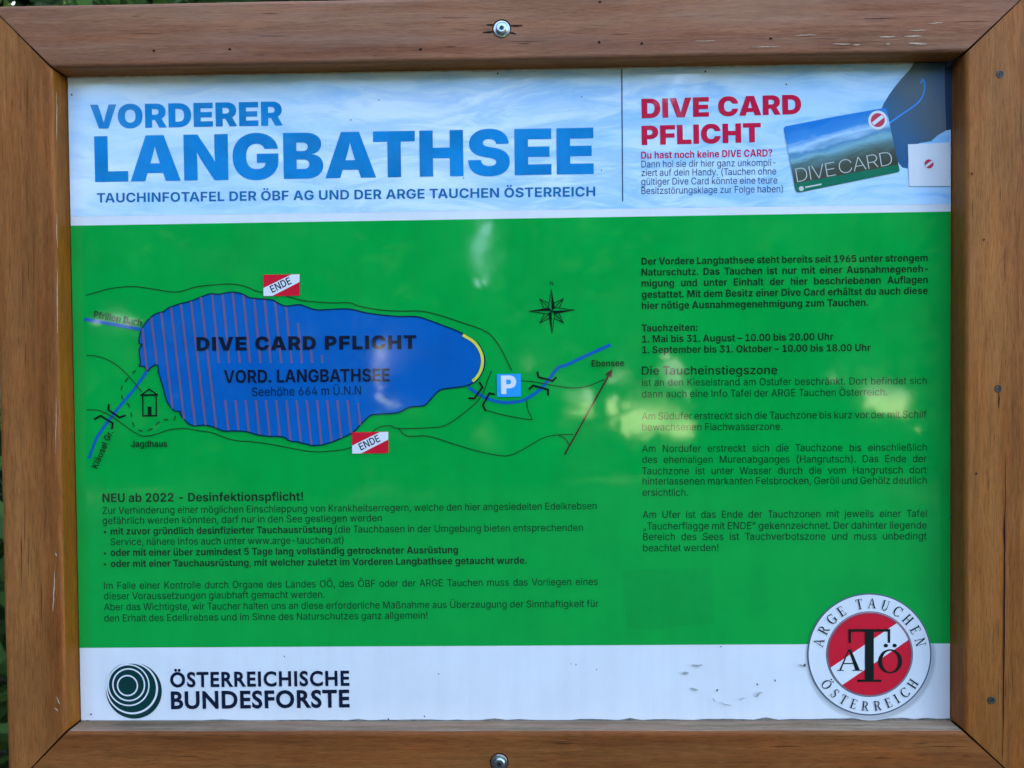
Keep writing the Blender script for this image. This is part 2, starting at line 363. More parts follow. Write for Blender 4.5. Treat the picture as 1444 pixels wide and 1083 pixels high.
    (400,104,1211,1,23,338,670,338,0,158,0,158,1490,338,1490,338,847,307,847,10358,1002,10547,1132,674,1132,10787,1132,10958,1039,11053,852,1053,710,1053,0,872,0,872,695,10872,824,10737,970,620,970,10540,970,10412,900,10338,766),
    (400,105,496,2,4,158,0,158,1118,338,1118,338,0,12,249,1301,10198,1301,10124,1371,124,1420,10124,1470,10198,1539,249,1539,10301,1539,10375,1470,375,1420,10375,1371,10301,1301),
    (400,106,496,2,13,157,1118,338,1118,338,-80,10339,-186,10265,-338,10119,-418,10,-418,-26,-418,-26,-252,7,-252,10085,-252,10157,-163,157,-80,12,248,1301,10197,1301,10123,1371,123,1420,10123,1470,10197,1539,248,1539,10300,1539,10374,1470,374,1420,10374,1371,10300,1301),
    (400,107,1124,3,7,327,402,327,625,360,625,838,1118,1061,1118,544,587,524,587,4,158,0,158,1490,338,1490,338,0,4,865,0,437,547,565,674,1096,0),
    (400,108,465,1,4,158,0,307,0,307,1490,158,1490),
    (400,109,1794,1,42,158,0,158,1118,333,1118,334,868,320,868,10343,959,10442,1078,10575,1138,647,1138,10769,1138,10920,988,942,866,918,866,10938,950,11044,1072,11195,1138,1284,1138,11381,1138,11541,1054,11636,884,1636,754,1636,0,1456,0,1456,749,11456,870,11320,974,1230,974,11155,974,11046,911,10987,801,987,730,987,0,807,0,807,767,10807,860,10683,974,588,974,10523,974,10408,913,10338,793,338,704,338,0),
    (400,110,1210,1,23,338,670,338,0,158,0,158,1118,331,1118,332,847,307,847,10358,1002,10547,1132,674,1132,10787,1132,10957,1039,11052,852,1052,710,1052,0,872,0,872,695,10872,824,10737,970,620,970,10540,970,10412,900,10338,766),
    (400,111,1228,2,16,613,-24,10461,-24,10232,120,10104,380,104,552,10104,727,10232,988,10461,1132,613,1132,10766,1132,10996,988,11124,727,1124,552,11124,380,10996,120,10766,-24,16,613,137,10726,137,10872,253,10942,442,942,552,10942,663,10872,854,10726,971,613,971,10501,971,10357,854,10287,664,287,552,10287,442,10357,253,10501,137),
    (400,112,1254,2,23,158,-418,158,1118,332,1118,332,939,352,939,10371,969,10439,1060,10567,1132,676,1132,10816,1132,11029,992,11150,733,1150,556,11150,378,11030,118,10817,-24,677,-24,10571,-24,10441,49,10371,142,352,173,338,173,338,-418,16,650,137,10755,137,10896,250,10967,441,967,558,10967,674,10897,861,10756,971,650,971,10547,971,10407,867,10336,682,336,558,10336,434,10408,244,10549,137),
    (400,114,771,1,20,158,0,158,1118,332,1118,332,946,344,946,10375,1031,10534,1134,634,1134,10654,1134,10709,1132,725,1131,725,950,10717,952,10653,960,617,960,10537,960,10410,893,10338,776,338,700,338,0),
    (400,115,1081,1,44,538,-24,10423,-24,10244,43,10128,175,108,271,279,312,10303,220,10436,134,536,134,10653,134,10792,234,792,303,10792,361,10711,438,628,457,442,501,10290,537,10142,688,142,806,10142,902,10250,1049,10437,1132,556,1132,10671,1132,10832,1063,10933,942,958,863,795,821,10772,881,10665,979,557,979,10457,979,10324,887,324,817,10324,755,10414,680,512,657,681,617,10833,581,10979,430,979,315,10979,217,10868,64,10669,-24),
    (400,116,670,2,4,598,1118,598,964,20,964,20,1118,16,188,1384,368,1384,368,290,10368,215,10429,146,500,146,10517,146,10570,154,592,158,629,6,10601,-4,10530,-14,495,-14,10350,-14,10188,139,188,276),
    (400,117,1211,1,23,537,-14,10424,-14,10253,79,10158,267,158,408,158,1118,338,1118,338,423,10338,294,10474,148,591,148,10671,148,10798,218,10872,353,872,448,872,1118,1053,1118,1053,0,879,0,879,271,903,271,10851,114,10660,-14),
    (400,118,1151,1,14,481,0,54,1118,251,1118,489,455,10527,352,10580,147,609,51,543,51,10572,147,10625,352,662,455,900,1118,1097,1118,670,0),
    (400,119,1676,1,36,409,0,70,1118,261,1118,397,630,10425,530,10489,277,520,117,489,117,10519,270,10581,524,610,630,744,1118,936,1118,1068,630,11096,527,11157,274,1187,117,1155,117,11187,272,11250,525,1279,630,1415,1118,1606,1118,1267,0,1088,0,943,506,10921,583,10879,743,10839,911,818,998,858,998,10838,912,10797,743,10755,581,733,506,588,0),
    (400,121,1151,1,27,140,-405,186,-249,205,-254,10260,-268,10350,-255,10422,-179,449,-99,481,-6,54,1118,251,1118,489,455,10527,351,10579,147,608,51,542,51,10571,147,10624,352,661,455,901,1118,1097,1118,606,-167,10572,-256,10477,-371,10351,-426,272,-426,10224,-426,10154,-412),
    (400,122,1131,1,12,126,0,126,134,753,940,753,951,146,951,146,1118,985,1118,985,975,376,178,376,167,1005,167,1005,0),
    (400,214,1566,4,16,784,-20,10593,-20,10294,165,10122,508,122,744,10122,981,10294,1324,10593,1510,784,1510,10975,1510,11273,1324,11444,981,1444,744,11444,508,11273,165,10975,-20,16,784,156,10917,156,11132,291,11259,554,1259,744,11259,936,11132,1199,10917,1334,784,1334,10650,1334,10434,1198,10307,935,307,744,10307,554,10434,292,10650,156,12,995,1673,10946,1673,10876,1743,876,1792,10876,1841,10946,1910,995,1910,11044,1910,11113,1841,1113,1792,11113,1743,11044,1673,12,574,1673,10525,1673,10455,1743,455,1792,10455,1841,10525,1910,574,1910,10623,1910,10692,1841,692,1792,10692,1743,10623,1673),
    (400,220,1524,3,22,763,-24,10587,-24,10324,114,10180,354,180,507,180,1490,370,1490,370,522,10370,415,10465,248,10641,152,763,152,10885,152,11060,248,11154,415,1154,522,1154,1490,1344,1490,1344,507,11344,354,11200,114,10939,-24,12,974,1673,10925,1673,10855,1743,855,1792,10855,1841,10925,1910,974,1910,11023,1910,11092,1841,1092,1792,11092,1743,11023,1673,12,553,1673,10504,1673,10434,1743,434,1792,10434,1841,10504,1910,553,1910,10602,1910,10671,1841,671,1792,10671,1743,10602,1673),
    (400,223,1302,1,52,362,1061,362,0,180,0,180,1061,10180,1285,10408,1510,580,1510,10676,1510,10858,1435,10977,1277,977,1152,10977,1077,10936,979,10882,908,10841,842,841,798,10841,745,10911,667,11014,594,11116,506,11186,384,1186,294,11186,194,11088,53,10911,-20,793,-20,10695,-20,10528,28,484,60,553,216,10587,196,10693,147,781,147,10885,147,11005,231,1005,306,11005,364,10935,450,10831,526,10726,609,10656,719,656,797,10656,859,10700,934,10757,996,10800,1073,800,1136,10800,1242,10672,1343,580,1343,10474,1343,10362,1207),
    (400,228,1150,4,40,471,-26,10365,-26,10192,54,10090,208,90,318,10090,414,10166,534,10293,603,10447,637,525,647,10625,660,10751,674,10812,708,812,749,812,755,10812,825,10760,922,10656,974,578,974,10498,974,10384,924,10313,849,295,810,122,867,10165,969,10311,1084,10487,1132,573,1132,10629,1132,10772,1105,10905,1025,10992,868,992,737,992,0,815,0,815,152,803,152,10784,113,10700,30,10566,-26,18,502,133,10602,133,10740,211,10812,336,812,404,812,559,10801,546,10727,525,10632,509,10543,498,517,495,10452,487,10339,448,10271,373,271,309,10271,251,10331,173,10435,133,12,769,1301,10720,1301,10650,1371,650,1420,10650,1469,10720,1538,769,1538,10818,1538,10887,1469,887,1420,10887,1371,10818,1301,12,348,1301,10299,1301,10229,1371,229,1420,10229,1469,10299,1538,348,1538,10397,1538,10466,1469,466,1420,10466,1371,10397,1301),
    (400,246,1228,4,16,613,-24,10461,-24,10232,120,10104,380,104,552,10104,727,10232,988,10461,1132,613,1132,10766,1132,10996,988,11124,727,1124,552,11124,380,10996,120,10766,-24,16,613,137,10726,137,10872,253,10942,442,942,552,10942,663,10872,854,10726,971,613,971,10501,971,10357,854,10287,664,287,552,10287,442,10357,253,10501,137,12,824,1301,10775,1301,10705,1371,705,1420,10705,1469,10775,1538,824,1538,10873,1538,10942,1469,942,1420,10942,1371,10873,1301,12,403,1301,10354,1301,10284,1371,284,1420,10284,1469,10354,1538,403,1538,10452,1538,10521,1469,521,1420,10521,1371,10452,1301),
    (400,252,1211,3,23,537,-14,10424,-14,10253,79,10158,267,158,408,158,1118,338,1118,338,423,10338,294,10474,148,591,148,10671,148,10798,218,10872,353,872,448,872,1118,1053,1118,1053,0,879,0,879,271,903,271,10851,114,10660,-14,12,816,1301,10767,1301,10697,1371,697,1420,10697,1469,10767,1538,816,1538,10865,1538,10934,1469,934,1420,10934,1371,10865,1301,12,395,1301,10346,1301,10276,1371,276,1420,10276,1469,10346,1538,395,1538,10444,1538,10513,1469,513,1420,10513,1371,10444,1301),
    (400,8220,902,2,4,160,923,316,1490,454,1490,366,923,4,528,923,684,1490,822,1490,734,923),
    (400,8222,862,2,4,120,-359,208,208,414,208,258,-359,4,488,-359,576,208,782,208,626,-359),
    (700,32,550,0),
    (700,33,692,2,4,206,472,184,1490,507,1490,485,472,12,346,-19,10268,-19,10169,75,169,150,10169,226,10268,320,346,320,10425,320,10524,226,524,150,10524,75,10425,-19),
    (700,45,1324,1,4,999,733,999,493,322,493,322,733),
    (700,46,550,1,12,277,-19,10204,-19,10103,80,103,153,10103,226,10204,325,277,325,10350,325,10450,226,450,153,10450,80,10350,-19),
    (700,48,1324,2,16,662,-20,10474,-20,10220,161,10092,503,92,744,10092,985,10221,1328,10474,1510,662,1510,10850,1510,11104,1327,11231,985,1231,744,11231,503,11104,161,10851,-20,16,662,233,10752,233,10870,346,10929,573,929,744,10929,917,10870,1145,10752,1258,662,1258,10572,1258,10453,1145,10394,917,394,744,10394,573,10453,346,10572,233),
    (700,49,1324,2,4,177,0,177,247,1184,247,1184,0,8,874,1490,874,0,569,0,569,1221,559,1221,218,979,218,1259,547,1490),
    (700,50,1324,1,32,142,0,142,220,670,715,10738,781,10832,888,10881,991,881,1051,10881,1118,10820,1214,10716,1266,649,1266,10580,1266,10476,1210,10420,1106,420,1033,129,1033,10129,1178,10261,1393,10497,1510,652,1510,10809,1510,11045,1397,11176,1199,1176,1070,11176,987,11111,825,10945,624,792,484,566,262,566,251,1196,251,1196,0),
    (700,51,1324,1,35,646,-20,10485,-20,10234,89,10089,286,83,418,392,418,10397,361,10466,277,10578,233,647,233,10720,233,10833,285,10897,384,897,456,10897,519,10833,626,10706,690,610,690,448,690,448,894,785,1228,785,1238,158,1238,158,1490,1155,1490,1155,1268,661,794,661,858,10827,881,11076,776,11215,570,1215,437,11215,299,11066,94,10809,-20),
    (700,53,1324,1,39,649,-20,10496,-20,10256,93,10117,291,114,418,411,418,10414,360,10479,271,10585,222,649,222,10724,222,10839,289,10904,409,904,488,10904,567,10837,690,10720,758,643,758,10576,758,10453,705,419,660,145,708,217,1490,1118,1490,1118,1238,470,1238,431,861,439,861,10479,915,10636,985,733,985,10833,985,11004,913,11130,782,11200,602,1200,495,11200,345,11061,113,10813,-20),
    (700,54,1324,2,23,666,-20,10518,-20,10273,100,10126,325,126,483,10126,600,10220,834,318,979,663,1490,971,1490,503,805,420,805,10442,841,10532,906,10659,948,736,948,10873,948,11080,837,11197,630,1197,487,11197,336,11059,107,10820,-20,16,664,220,10736,220,10847,288,10911,405,911,480,10911,556,10847,672,10736,739,664,739,10593,739,10481,673,10418,557,418,481,10418,406,10481,288,10593,220),
    (700,56,1324,3,32,661,-20,10494,-20,10236,90,10089,280,89,400,10089,493,10173,650,10319,755,410,770,410,779,10291,804,10143,988,143,1110,10143,1225,10277,1406,10511,1510,661,1510,10810,1510,11045,1406,11179,1225,1179,1110,11179,988,11030,804,914,779,914,770,11003,755,11148,650,11234,493,1234,400,11234,280,11087,90,10828,-20,16,661,206,10738,206,10852,261,10916,360,916,424,10916,490,10850,591,10734,650,661,650,10587,650,10472,592,10406,491,406,424,10406,360,10469,262,10585,206,16,661,874,10725,874,10823,926,10881,1018,881,1077,10881,1137,10825,1227,10726,1277,661,1277,10596,1277,10497,1227,10441,1137,441,1077,10441,1018,10497,926,10597,874),
    (700,57,1324,2,23,657,1510,10805,1510,11050,1390,11197,1165,1197,1007,11197,890,11104,656,1005,511,660,0,352,0,820,685,903,685,10882,649,10792,584,10664,542,588,542,10451,542,10243,653,10126,860,126,1003,10126,1155,10264,1383,10504,1510,16,659,1270,10588,1270,10476,1202,10413,1086,413,1010,10413,935,10476,818,10588,751,659,751,10731,751,10842,817,10906,934,906,1009,10906,1085,10842,1202,10731,1270),
    (700,58,550,2,12,277,-19,10204,-19,10103,80,103,153,10103,226,10204,325,277,325,10350,325,10450,226,450,153,10450,80,10350,-19,12,277,723,10204,723,10103,822,103,895,10103,968,10204,1067,277,1067,10350,1067,10450,968,450,895,10450,822,10350,723),
    (700,63,1146,2,34,390,458,390,482,10390,609,10435,755,10520,842,582,879,10649,923,10741,1025,741,1098,10741,1150,10692,1226,10610,1268,559,1268,10511,1268,10425,1226,10370,1144,367,1083,79,1083,10081,1227,10212,1416,10430,1510,560,1510,10704,1510,10924,1414,11049,1234,1049,1108,11049,980,10929,810,826,749,10769,715,10694,646,10658,554,658,482,658,458,12,525,-19,10447,-19,10347,75,347,150,10347,226,10447,320,525,320,10604,320,10702,226,702,150,10702,75,10604,-19),
    (700,65,1529,2,14,49,0,558,1490,958,1490,1480,0,1141,0,902,719,10859,858,10770,1189,721,1385,788,1385,10740,1188,10657,855,616,719,386,0,4,367,346,367,585,1162,585,1162,346),
    (700,66,1355,3,20,135,0,135,1490,726,1490,10890,1490,11109,1391,11218,1219,1218,1107,11218,1019,11148,888,11027,805,950,787,950,772,11034,769,11183,680,11276,521,1276,411,11276,293,11160,107,10933,0,764,0,10,440,251,704,251,10838,251,10962,355,962,440,10962,503,10901,600,10789,655,712,655,440,655,10,440,864,681,864,10746,864,10850,911,10909,998,909,1058,10909,1139,10794,1241,687,1241,440,1241),
    (700,67,1515,1,38,786,-20,10588,-20,10275,160,10094,502,94,744,10094,987,10276,1330,10590,1510,786,1510,10913,1510,11132,1439,11302,1303,11410,1106,1427,980,1118,980,11108,1042,11051,1137,10966,1204,10856,1239,792,1239,10676,1239,10501,1123,10404,902,404,744,10404,583,10502,363,10676,251,791,251,10855,251,10964,286,11051,353,11108,449,1119,510,1428,510,11416,406,11317,216,11153,66,10927,-20),
    (700,68,1479,2,22,659,0,273,0,273,263,644,263,10788,263,10983,365,11081,579,1081,746,11081,912,10982,1125,10789,1227,646,1227,266,1227,266,1490,664,1490,10888,1490,11211,1311,11385,978,1385,746,11385,513,11211,179,10886,0,4,440,1490,440,0,135,0,135,1490),
    (700,69,1244,1,12,135,0,135,1490,1132,1490,1132,1237,440,1237,440,877,1080,877,1080,628,440,628,440,253,1134,253,1134,0),
    (700,70,1202,1,10,135,0,135,1490,1115,1490,1115,1237,440,1237,440,821,1049,821,1049,572,440,572,440,0),
    (700,71,1537,1,40,795,-20,10586,-20,10271,165,10094,508,94,743,10094,985,10278,1328,10592,1510,788,1510,10914,1510,11131,1437,11300,1303,11407,1120,1423,1009,1113,1009,11097,1063,11040,1148,10959,1208,10855,1239,793,1239,10678,1239,10502,1124,10404,904,404,746,10404,588,10501,367,10677,251,797,251,10905,251,11059,329,11142,474,1142,571,1206,562,818,562,818,794,1438,794,1438,608,11438,412,11272,131,10982,-20),
    (700,72,1530,1,12,135,0,135,1490,440,1490,440,888,1089,888,1089,1490,1395,1490,1395,0,1089,0,1089,635,440,635,440,0),
    (700,73,575,1,4,135,0,440,0,440,1490,135,1490),
    (700,74,1197,1,18,567,-20,10335,-20,10068,223,68,448,68,535,373,535,373,443,10373,336,10478,226,567,226,10656,226,10760,336,760,444,760,1490,1062,1490,1062,449,11062,223,10798,-20),
    (700,76,1158,1,6,135,0,135,1490,440,1490,440,253,1083,253,1083,0),
    (700,77,1908,1,46,135,0,135,1490,603,1490,845,806,10860,758,10899,606,10939,430,10974,264,985,203,926,203,10937,263,10972,428,11012,604,11051,758,1066,806,1304,1490,1774,1490,1774,0,1467,0,1467,702,11467,751,11470,897,11475,1066,11479,1237,1480,1313,1499,1313,11480,1230,11434,1053,11387,887,11345,748,1330,702,1083,0,826,0,575,702,10560,748,10518,885,10471,1051,10423,1228,402,1313,425,1313,10426,1241,10430,1071,10435,900,10438,753,438,702,438,0),
    (700,78,1561,1,28,135,0,135,1490,475,1490,946,736,10982,678,11056,542,11133,376,1171,272,1140,272,11133,355,11122,543,11114,715,1114,775,1114,1490,1426,1490,1426,0,1085,0,657,684,10610,761,10530,906,10443,1081,383,1203,422,1203,10428,1095,10440,897,10447,736,447,685,447,0),
    (700,79,1578,2,16,789,-20,10592,-20,10277,160,10094,502,94,744,10094,987,10277,1330,10592,1510,789,1510,10987,1510,11301,1330,11484,987,1484,744,11484,502,11301,160,10987,-20,16,789,251,10905,251,11078,364,11174,585,1174,744,11174,905,11078,1126,10905,1239,789,1239,10674,1239,10500,1125,10404,904,404,744,10404,585,10500,365,10674,251),
    (700,80,1327,1,24,135,0,135,1490,716,1490,10886,1490,11124,1361,11249,1134,1249,987,11249,839,11122,614,10881,487,709,487,335,487,335,733,660,733,10754,733,10875,798,10934,912,934,987,10934,1062,10875,1175,10753,1238,659,1238,440,1238,440,0),
    (700,82,1345,2,24,135,0,135,1490,716,1490,10886,1490,11124,1370,11249,1152,1249,1005,11249,858,11122,645,10881,532,709,532,315,532,315,779,660,779,10754,779,10874,830,10934,931,934,1005,10934,1081,10874,1184,10753,1238,659,1238,440,1238,440,0,4,964,0,601,678,932,678,1302,0),
    (700,83,1341,1,51,681,-22,10502,-22,10237,88,10089,304,85,462,382,462,10388,387,10466,286,10596,236,678,236,10760,236,10881,283,10949,369,949,426,10949,477,10888,546,10774,596,692,615,528,656,10339,702,10125,899,125,1061,10125,1196,10270,1398,10523,1510,685,1510,10850,1510,11096,1397,11234,1196,1236,1065,941,1065,10933,1155,10796,1253,682,1253,10605,1253,10495,1209,10438,1131,438,1081,10438,1026,10504,953,10614,908,676,893,811,860,10905,839,11067,767,11189,662,11256,518,1256,424,11256,289,11120,88,10862,-22),
    (700,84,1367,1,8,75,1237,75,1490,1292,1490,1292,1237,837,1237,837,0,531,0,531,1237),
    (700,85,1499,1,22,749,-21,10565,-21,10288,116,10135,360,135,523,135,1490,440,1490,440,548,10440,461,10517,326,10656,249,749,249,10843,249,10982,326,11059,461,1059,548,1059,1490,1365,1490,1365,523,11365,360,11211,116,10934,-21),
    (700,86,1529,1,14,571,0,49,1490,388,1490,626,771,10669,635,10757,308,806,114,740,114,10788,310,10872,635,913,771,1143,1490,1480,1490,970,0),
    (700,97,1189,2,40,440,-22,10334,-22,10165,53,10068,202,68,313,10068,406,10137,532,10256,608,10407,648,490,656,10587,666,10706,683,10761,720,761,756,761,761,10761,809,10721,875,10642,910,586,910,10528,910,10442,875,10388,817,375,781,100,826,10129,924,10263,1060,10462,1132,587,1132,10677,1132,10847,1089,10982,999,11061,854,1061,753,1061,0,777,0,777,155,767,155,10740,103,10650,24,10523,-22,18,525,189,10596,189,10703,245,10763,341,763,400,763,521,10750,511,10696,495,10630,483,10566,473,541,470,10486,462,10402,426,10356,367,356,321,10356,278,10400,219,10476,189),
    (700,98,1291,2,23,754,-19,10663,-19,10537,43,10458,134,437,179,423,179,423,0,128,0,128,1490,428,1490,428,930,437,930,10458,974,10535,1068,10661,1132,756,1132,10880,1132,11086,1004,11209,748,1209,557,11209,371,11089,114,10883,-19,16,662,222,10740,222,10847,308,10902,460,902,558,10902,656,10847,806,10741,892,662,892,10585,892,10477,809,10421,660,421,558,10421,457,10478,306,10586,222),
    (700,99,1205,1,38,628,-22,10459,-22,10214,123,10081,382,81,554,10081,728,10214,987,10459,1132,628,1132,10727,1132,10895,1080,11025,984,11109,846,1125,760,846,708,10837,752,10799,821,10745,870,10674,896,631,896,10551,896,10442,810,10387,656,387,555,10387,456,10442,302,10551,214,631,214,10674,214,10746,241,10802,292,10840,364,848,409,1127,358,11111,269,11027,130,10897,30,10728,-22),
    (700,100,1291,2,23,536,-19,10408,-19,10201,114,10081,371,81,557,10081,748,10205,1004,10411,1132,535,1132,10630,1132,10756,1068,10834,974,853,930,863,930,863,1490,1163,1490,1163,0,868,0,868,179,853,179,10833,134,10754,43,10628,-19,16,629,222,10705,222,10813,306,10869,457,869,558,10869,660,10814,809,10706,892,629,892,10550,892,10443,806,10389,656,389,558,10389,460,10444,308,10551,222),
    (700,101,1220,1,40,633,-22,10462,-22,10214,118,10081,376,81,553,10081,726,10213,986,10455,1132,618,1132,10728,1132,10918,1062,11062,921,11143,709,1143,565,1143,481,204,481,204,669,996,669,856,619,10856,706,10803,835,10698,906,621,906,10543,906,10434,834,10378,711,378,632,378,499,10378,402,10443,270,10560,204,638,204,10691,204,10777,234,10838,293,854,336,1126,285,11099,193,10965,54,10764,-22),
    (700,102,815,2,4,750,1118,750,889,20,889,20,1118,17,217,0,217,1204,10217,1323,10312,1481,10476,1560,580,1560,10651,1560,10768,1537,795,1529,741,1303,10722,1308,10671,1318,641,1318,10573,1318,10516,1253,516,1194,516,0),
    (700,103,1294,2,38,625,-442,10485,-442,10277,-371,10147,-247,122,-168,380,-96,10394,-127,10453,-186,10551,-224,623,-224,10738,-224,10869,-119,869,-8,869,198,846,198,10826,153,10750,69,10627,16,536,16,10410,16,10204,134,10081,376,81,561,10081,750,10206,1004,10413,1132,537,1132,10631,1132,10759,1069,10838,974,858,930,871,930,871,1118,1166,1118,1166,9,11166,-142,11027,-342,10783,-442,16,630,244,10707,244,10814,320,10870,463,870,563,10870,662,10814,810,10707,892,630,892,10551,892,10444,807,10389,659,389,563,10389,465,10444,322,10552,244),
    (700,104,1275,1,23,428,647,428,0,128,0,128,1490,422,1490,422,839,398,839,10442,979,10621,1132,763,1132,10879,1132,11052,1031,11148,842,1148,711,1148,0,847,0,847,659,10847,763,10740,881,645,881,10582,881,10483,826,10428,722),
    (700,105,555,2,4,128,0,128,1118,428,1118,428,0,12,278,1264,10210,1264,10113,1354,113,1418,10113,1482,10210,1572,278,1572,10346,1572,10443,1483,443,1418,10443,1354,10346,1264),
    (700,107,1188,3,7,400,327,400,688,445,688,811,1118,1158,1118,675,557,604,557,4,128,0,128,1490,428,1490,428,0,4,826,0,490,490,691,703,1179,0),
    (700,108,526,1,4,128,0,398,0,398,1490,128,1490),
    (700,109,1869,1,42,128,0,128,1118,406,1118,421,840,399,840,10425,943,10526,1073,10662,1135,737,1135,10858,1135,11006,982,1041,822,1006,822,11031,929,11144,1068,11299,1135,1384,1135,11487,1135,11648,1045,11741,876,1741,754,1741,0,1441,0,1441,697,11441,792,11338,884,1263,884,11207,884,11124,835,11079,747,1079,688,1079,0,789,0,789,705,10789,787,10692,884,615,884,10562,884,10477,836,10428,743,428,676,428,0),
    (700,110,1275,1,23,428,647,428,0,128,0,128,1118,411,1118,416,839,398,839,10442,979,10621,1132,763,1132,10879,1132,11052,1031,11147,842,1147,711,1147,0,847,0,847,659,10847,763,10740,881,645,881,10582,881,10483,826,10428,722),
    (700,111,1256,2,16,628,-22,10460,-22,10214,123,10081,382,81,554,10081,728,10214,987,10460,1132,628,1132,10797,1132,11042,987,11175,728,1175,554,11175,382,11042,123,10797,-22,16,628,214,10708,214,10816,303,10870,458,870,555,10870,654,10816,808,10708,896,628,896,10548,896,10441,808,10387,654,387,555,10387,458,10441,303,10548,214),
    (700,112,1291,2,23,128,-418,128,1118,423,1118,423,930,437,930,10458,974,10535,1068,10661,1132,756,1132,10880,1132,11086,1004,11209,748,1209,557,11209,371,11089,114,10883,-19,754,-19,10663,-19,10537,43,10458,134,437,179,428,179,428,-418,16,662,222,10740,222,10847,308,10902,460,902,558,10902,656,10847,806,10741,892,662,892,10585,892,10477,809,10421,660,421,558,10421,457,10478,306,10586,222),
    (700,114,834,1,20,128,0,128,1118,418,1118,418,923,430,923,10461,1027,10606,1133,700,1133,10723,1133,10777,1128,797,1123,797,855,10777,862,10701,870,667,870,10599,870,10489,811,10428,706,428,636,428,0),
    (700,115,1147,1,44,572,-22,10437,-22,10229,55,10097,202,78,306,357,354,10379,276,10489,198,581,198,10667,198,10766,263,766,313,10766,357,10695,413,622,428,429,468,10267,501,10107,660,107,785,10107,893,10225,1048,10435,1132,577,1132,10709,1132,10903,1059,11023,925,1043,834,777,787,10760,844,10663,917,581,917,10507,917,10407,855,407,803,10407,761,10472,703,551,687,752,647,10914,614,11072,465,1072,345,11072,235,10944,70,10719,-22),
    (700,116,750,2,4,683,1118,683,889,20,889,20,1118,16,174,1384,474,1384,474,327,10474,274,10521,223,576,223,10593,223,10655,232,671,236,714,11,10664,-4,10565,-16,520,-16,10352,-16,10174,148,174,301),
    (700,117,1275,1,23,513,-14,10397,-14,10223,87,10128,276,128,407,128,1118,428,1118,428,459,10428,355,10536,237,630,237,10694,237,10792,292,10847,397,847,471,847,1118,1148,1118,1148,0,864,0,860,279,877,279,10833,138,10652,-14),
    (700,118,1228,1,14,443,0,31,1118,350,1118,538,538,10572,429,10623,207,650,88,586,88,10612,207,10662,429,696,538,882,1118,1197,1118,784,0),
    (700,119,1741,1,36,361,0,31,1118,346,1118,443,705,10468,594,10526,333,550,175,516,175,10542,329,10604,592,631,705,733,1118,1009,1118,1109,705,11134,592,11196,331,1223,175,1189,175,11213,330,11268,591,1294,705,1391,1118,1710,1118,1378,0,1073,0,949,431,10931,496,10895,653,10861,816,843,887,896,887,10879,816,10844,653,10808,495,790,431,666,0),
    (700,122,1173,1,12,120,0,120,182,671,868,671,876,137,876,137,1118,1034,1118,1034,919,514,250,514,242,1053,242,1053,0),
    (700,214,1578,4,16,789,-20,10592,-20,10277,160,10094,502,94,744,10094,987,10277,1330,10592,1510,789,1510,10987,1510,11301,1330,11484,987,1484,744,11484,502,11301,160,10987,-20,16,789,251,10905,251,11078,364,11174,585,1174,744,11174,905,11078,1126,10905,1239,789,1239,10674,1239,10500,1125,10404,904,404,744,10404,585,10500,365,10674,251,12,1011,1644,10949,1644,10861,1730,861,1790,10861,1850,10949,1935,1011,1935,11073,1935,11161,1850,1161,1790,11161,1729,11073,1644,12,568,1644,10506,1644,10418,1730,418,1790,10418,1850,10506,1935,568,1935,10630,1935,10717,1850,717,1790,10717,1729,10630,1644),
    (700,228,1189,4,40,440,-22,10334,-22,10165,53,10068,202,68,313,10068,406,10137,532,10256,608,10407,648,490,656,10587,666,10706,683,10761,720,761,756,761,761,10761,809,10721,875,10642,910,586,910,10528,910,10442,875,10388,817,375,781,100,826,10129,924,10263,1060,10462,1132,587,1132,10677,1132,10847,1089,10982,999,11061,854,1061,753,1061,0,777,0,777,155,767,155,10740,103,10650,24,10523,-22,18,525,189,10596,189,10703,245,10763,341,763,400,763,521,10750,511,10696,495,10630,483,10566,473,541,470,10486,462,10402,426,10356,367,356,321,10356,278,10400,219,10476,189,12,811,1272,10749,1272,10661,1358,661,1418,10661,1478,10749,1563,811,1563,10873,1563,10960,1478,960,1418,10960,1357,10873,1272,12,368,1272,10306,1272,10218,1358,218,1418,10218,1478,10306,1563,368,1563,10430,1563,10517,1478,517,1418,10517,1357,10430,1272),
    (700,246,1256,4,16,628,-22,10460,-22,10214,123,10081,382,81,554,10081,728,10214,987,10460,1132,628,1132,10797,1132,11042,987,11175,728,1175,554,11175,382,11042,123,10797,-22,16,628,214,10708,214,10816,303,10870,458,870,555,10870,654,10816,808,10708,896,628,896,10548,896,10441,808,10387,654,387,555,10387,458,10441,303,10548,214,12,849,1272,10787,1272,10700,1358,700,1418,10700,1478,10787,1563,849,1563,10911,1563,10999,1478,999,1418,10999,1357,10911,1272,12,406,1272,10344,1272,10256,1358,256,1418,10256,1478,10344,1563,406,1563,10468,1563,10556,1478,556,1418,10556,1357,10468,1272),
    (700,252,1275,3,23,513,-14,10397,-14,10223,87,10128,276,128,407,128,1118,428,1118,428,459,10428,355,10536,237,630,237,10694,237,10792,292,10847,397,847,471,847,1118,1148,1118,1148,0,864,0,860,279,877,279,10833,138,10652,-14,12,860,1272,10798,1272,10710,1358,710,1418,10710,1478,10798,1563,860,1563,10922,1563,11009,1478,1009,1418,11009,1357,10922,1272,12,417,1272,10355,1272,10267,1358,267,1418,10267,1478,10355,1563,417,1563,10479,1563,10566,1478,566,1418,10566,1357,10479,1272),
    (700,8211,1024,1,4,1024,733,1024,493,0,493,0,733),
    (700,8226,971,1,16,485,274,10397,274,10251,360,10165,506,165,594,10165,683,10251,828,10397,914,485,914,10574,914,10719,828,10805,683,805,594,10805,506,10719,360,10574,274),
    (900,32,550,0),
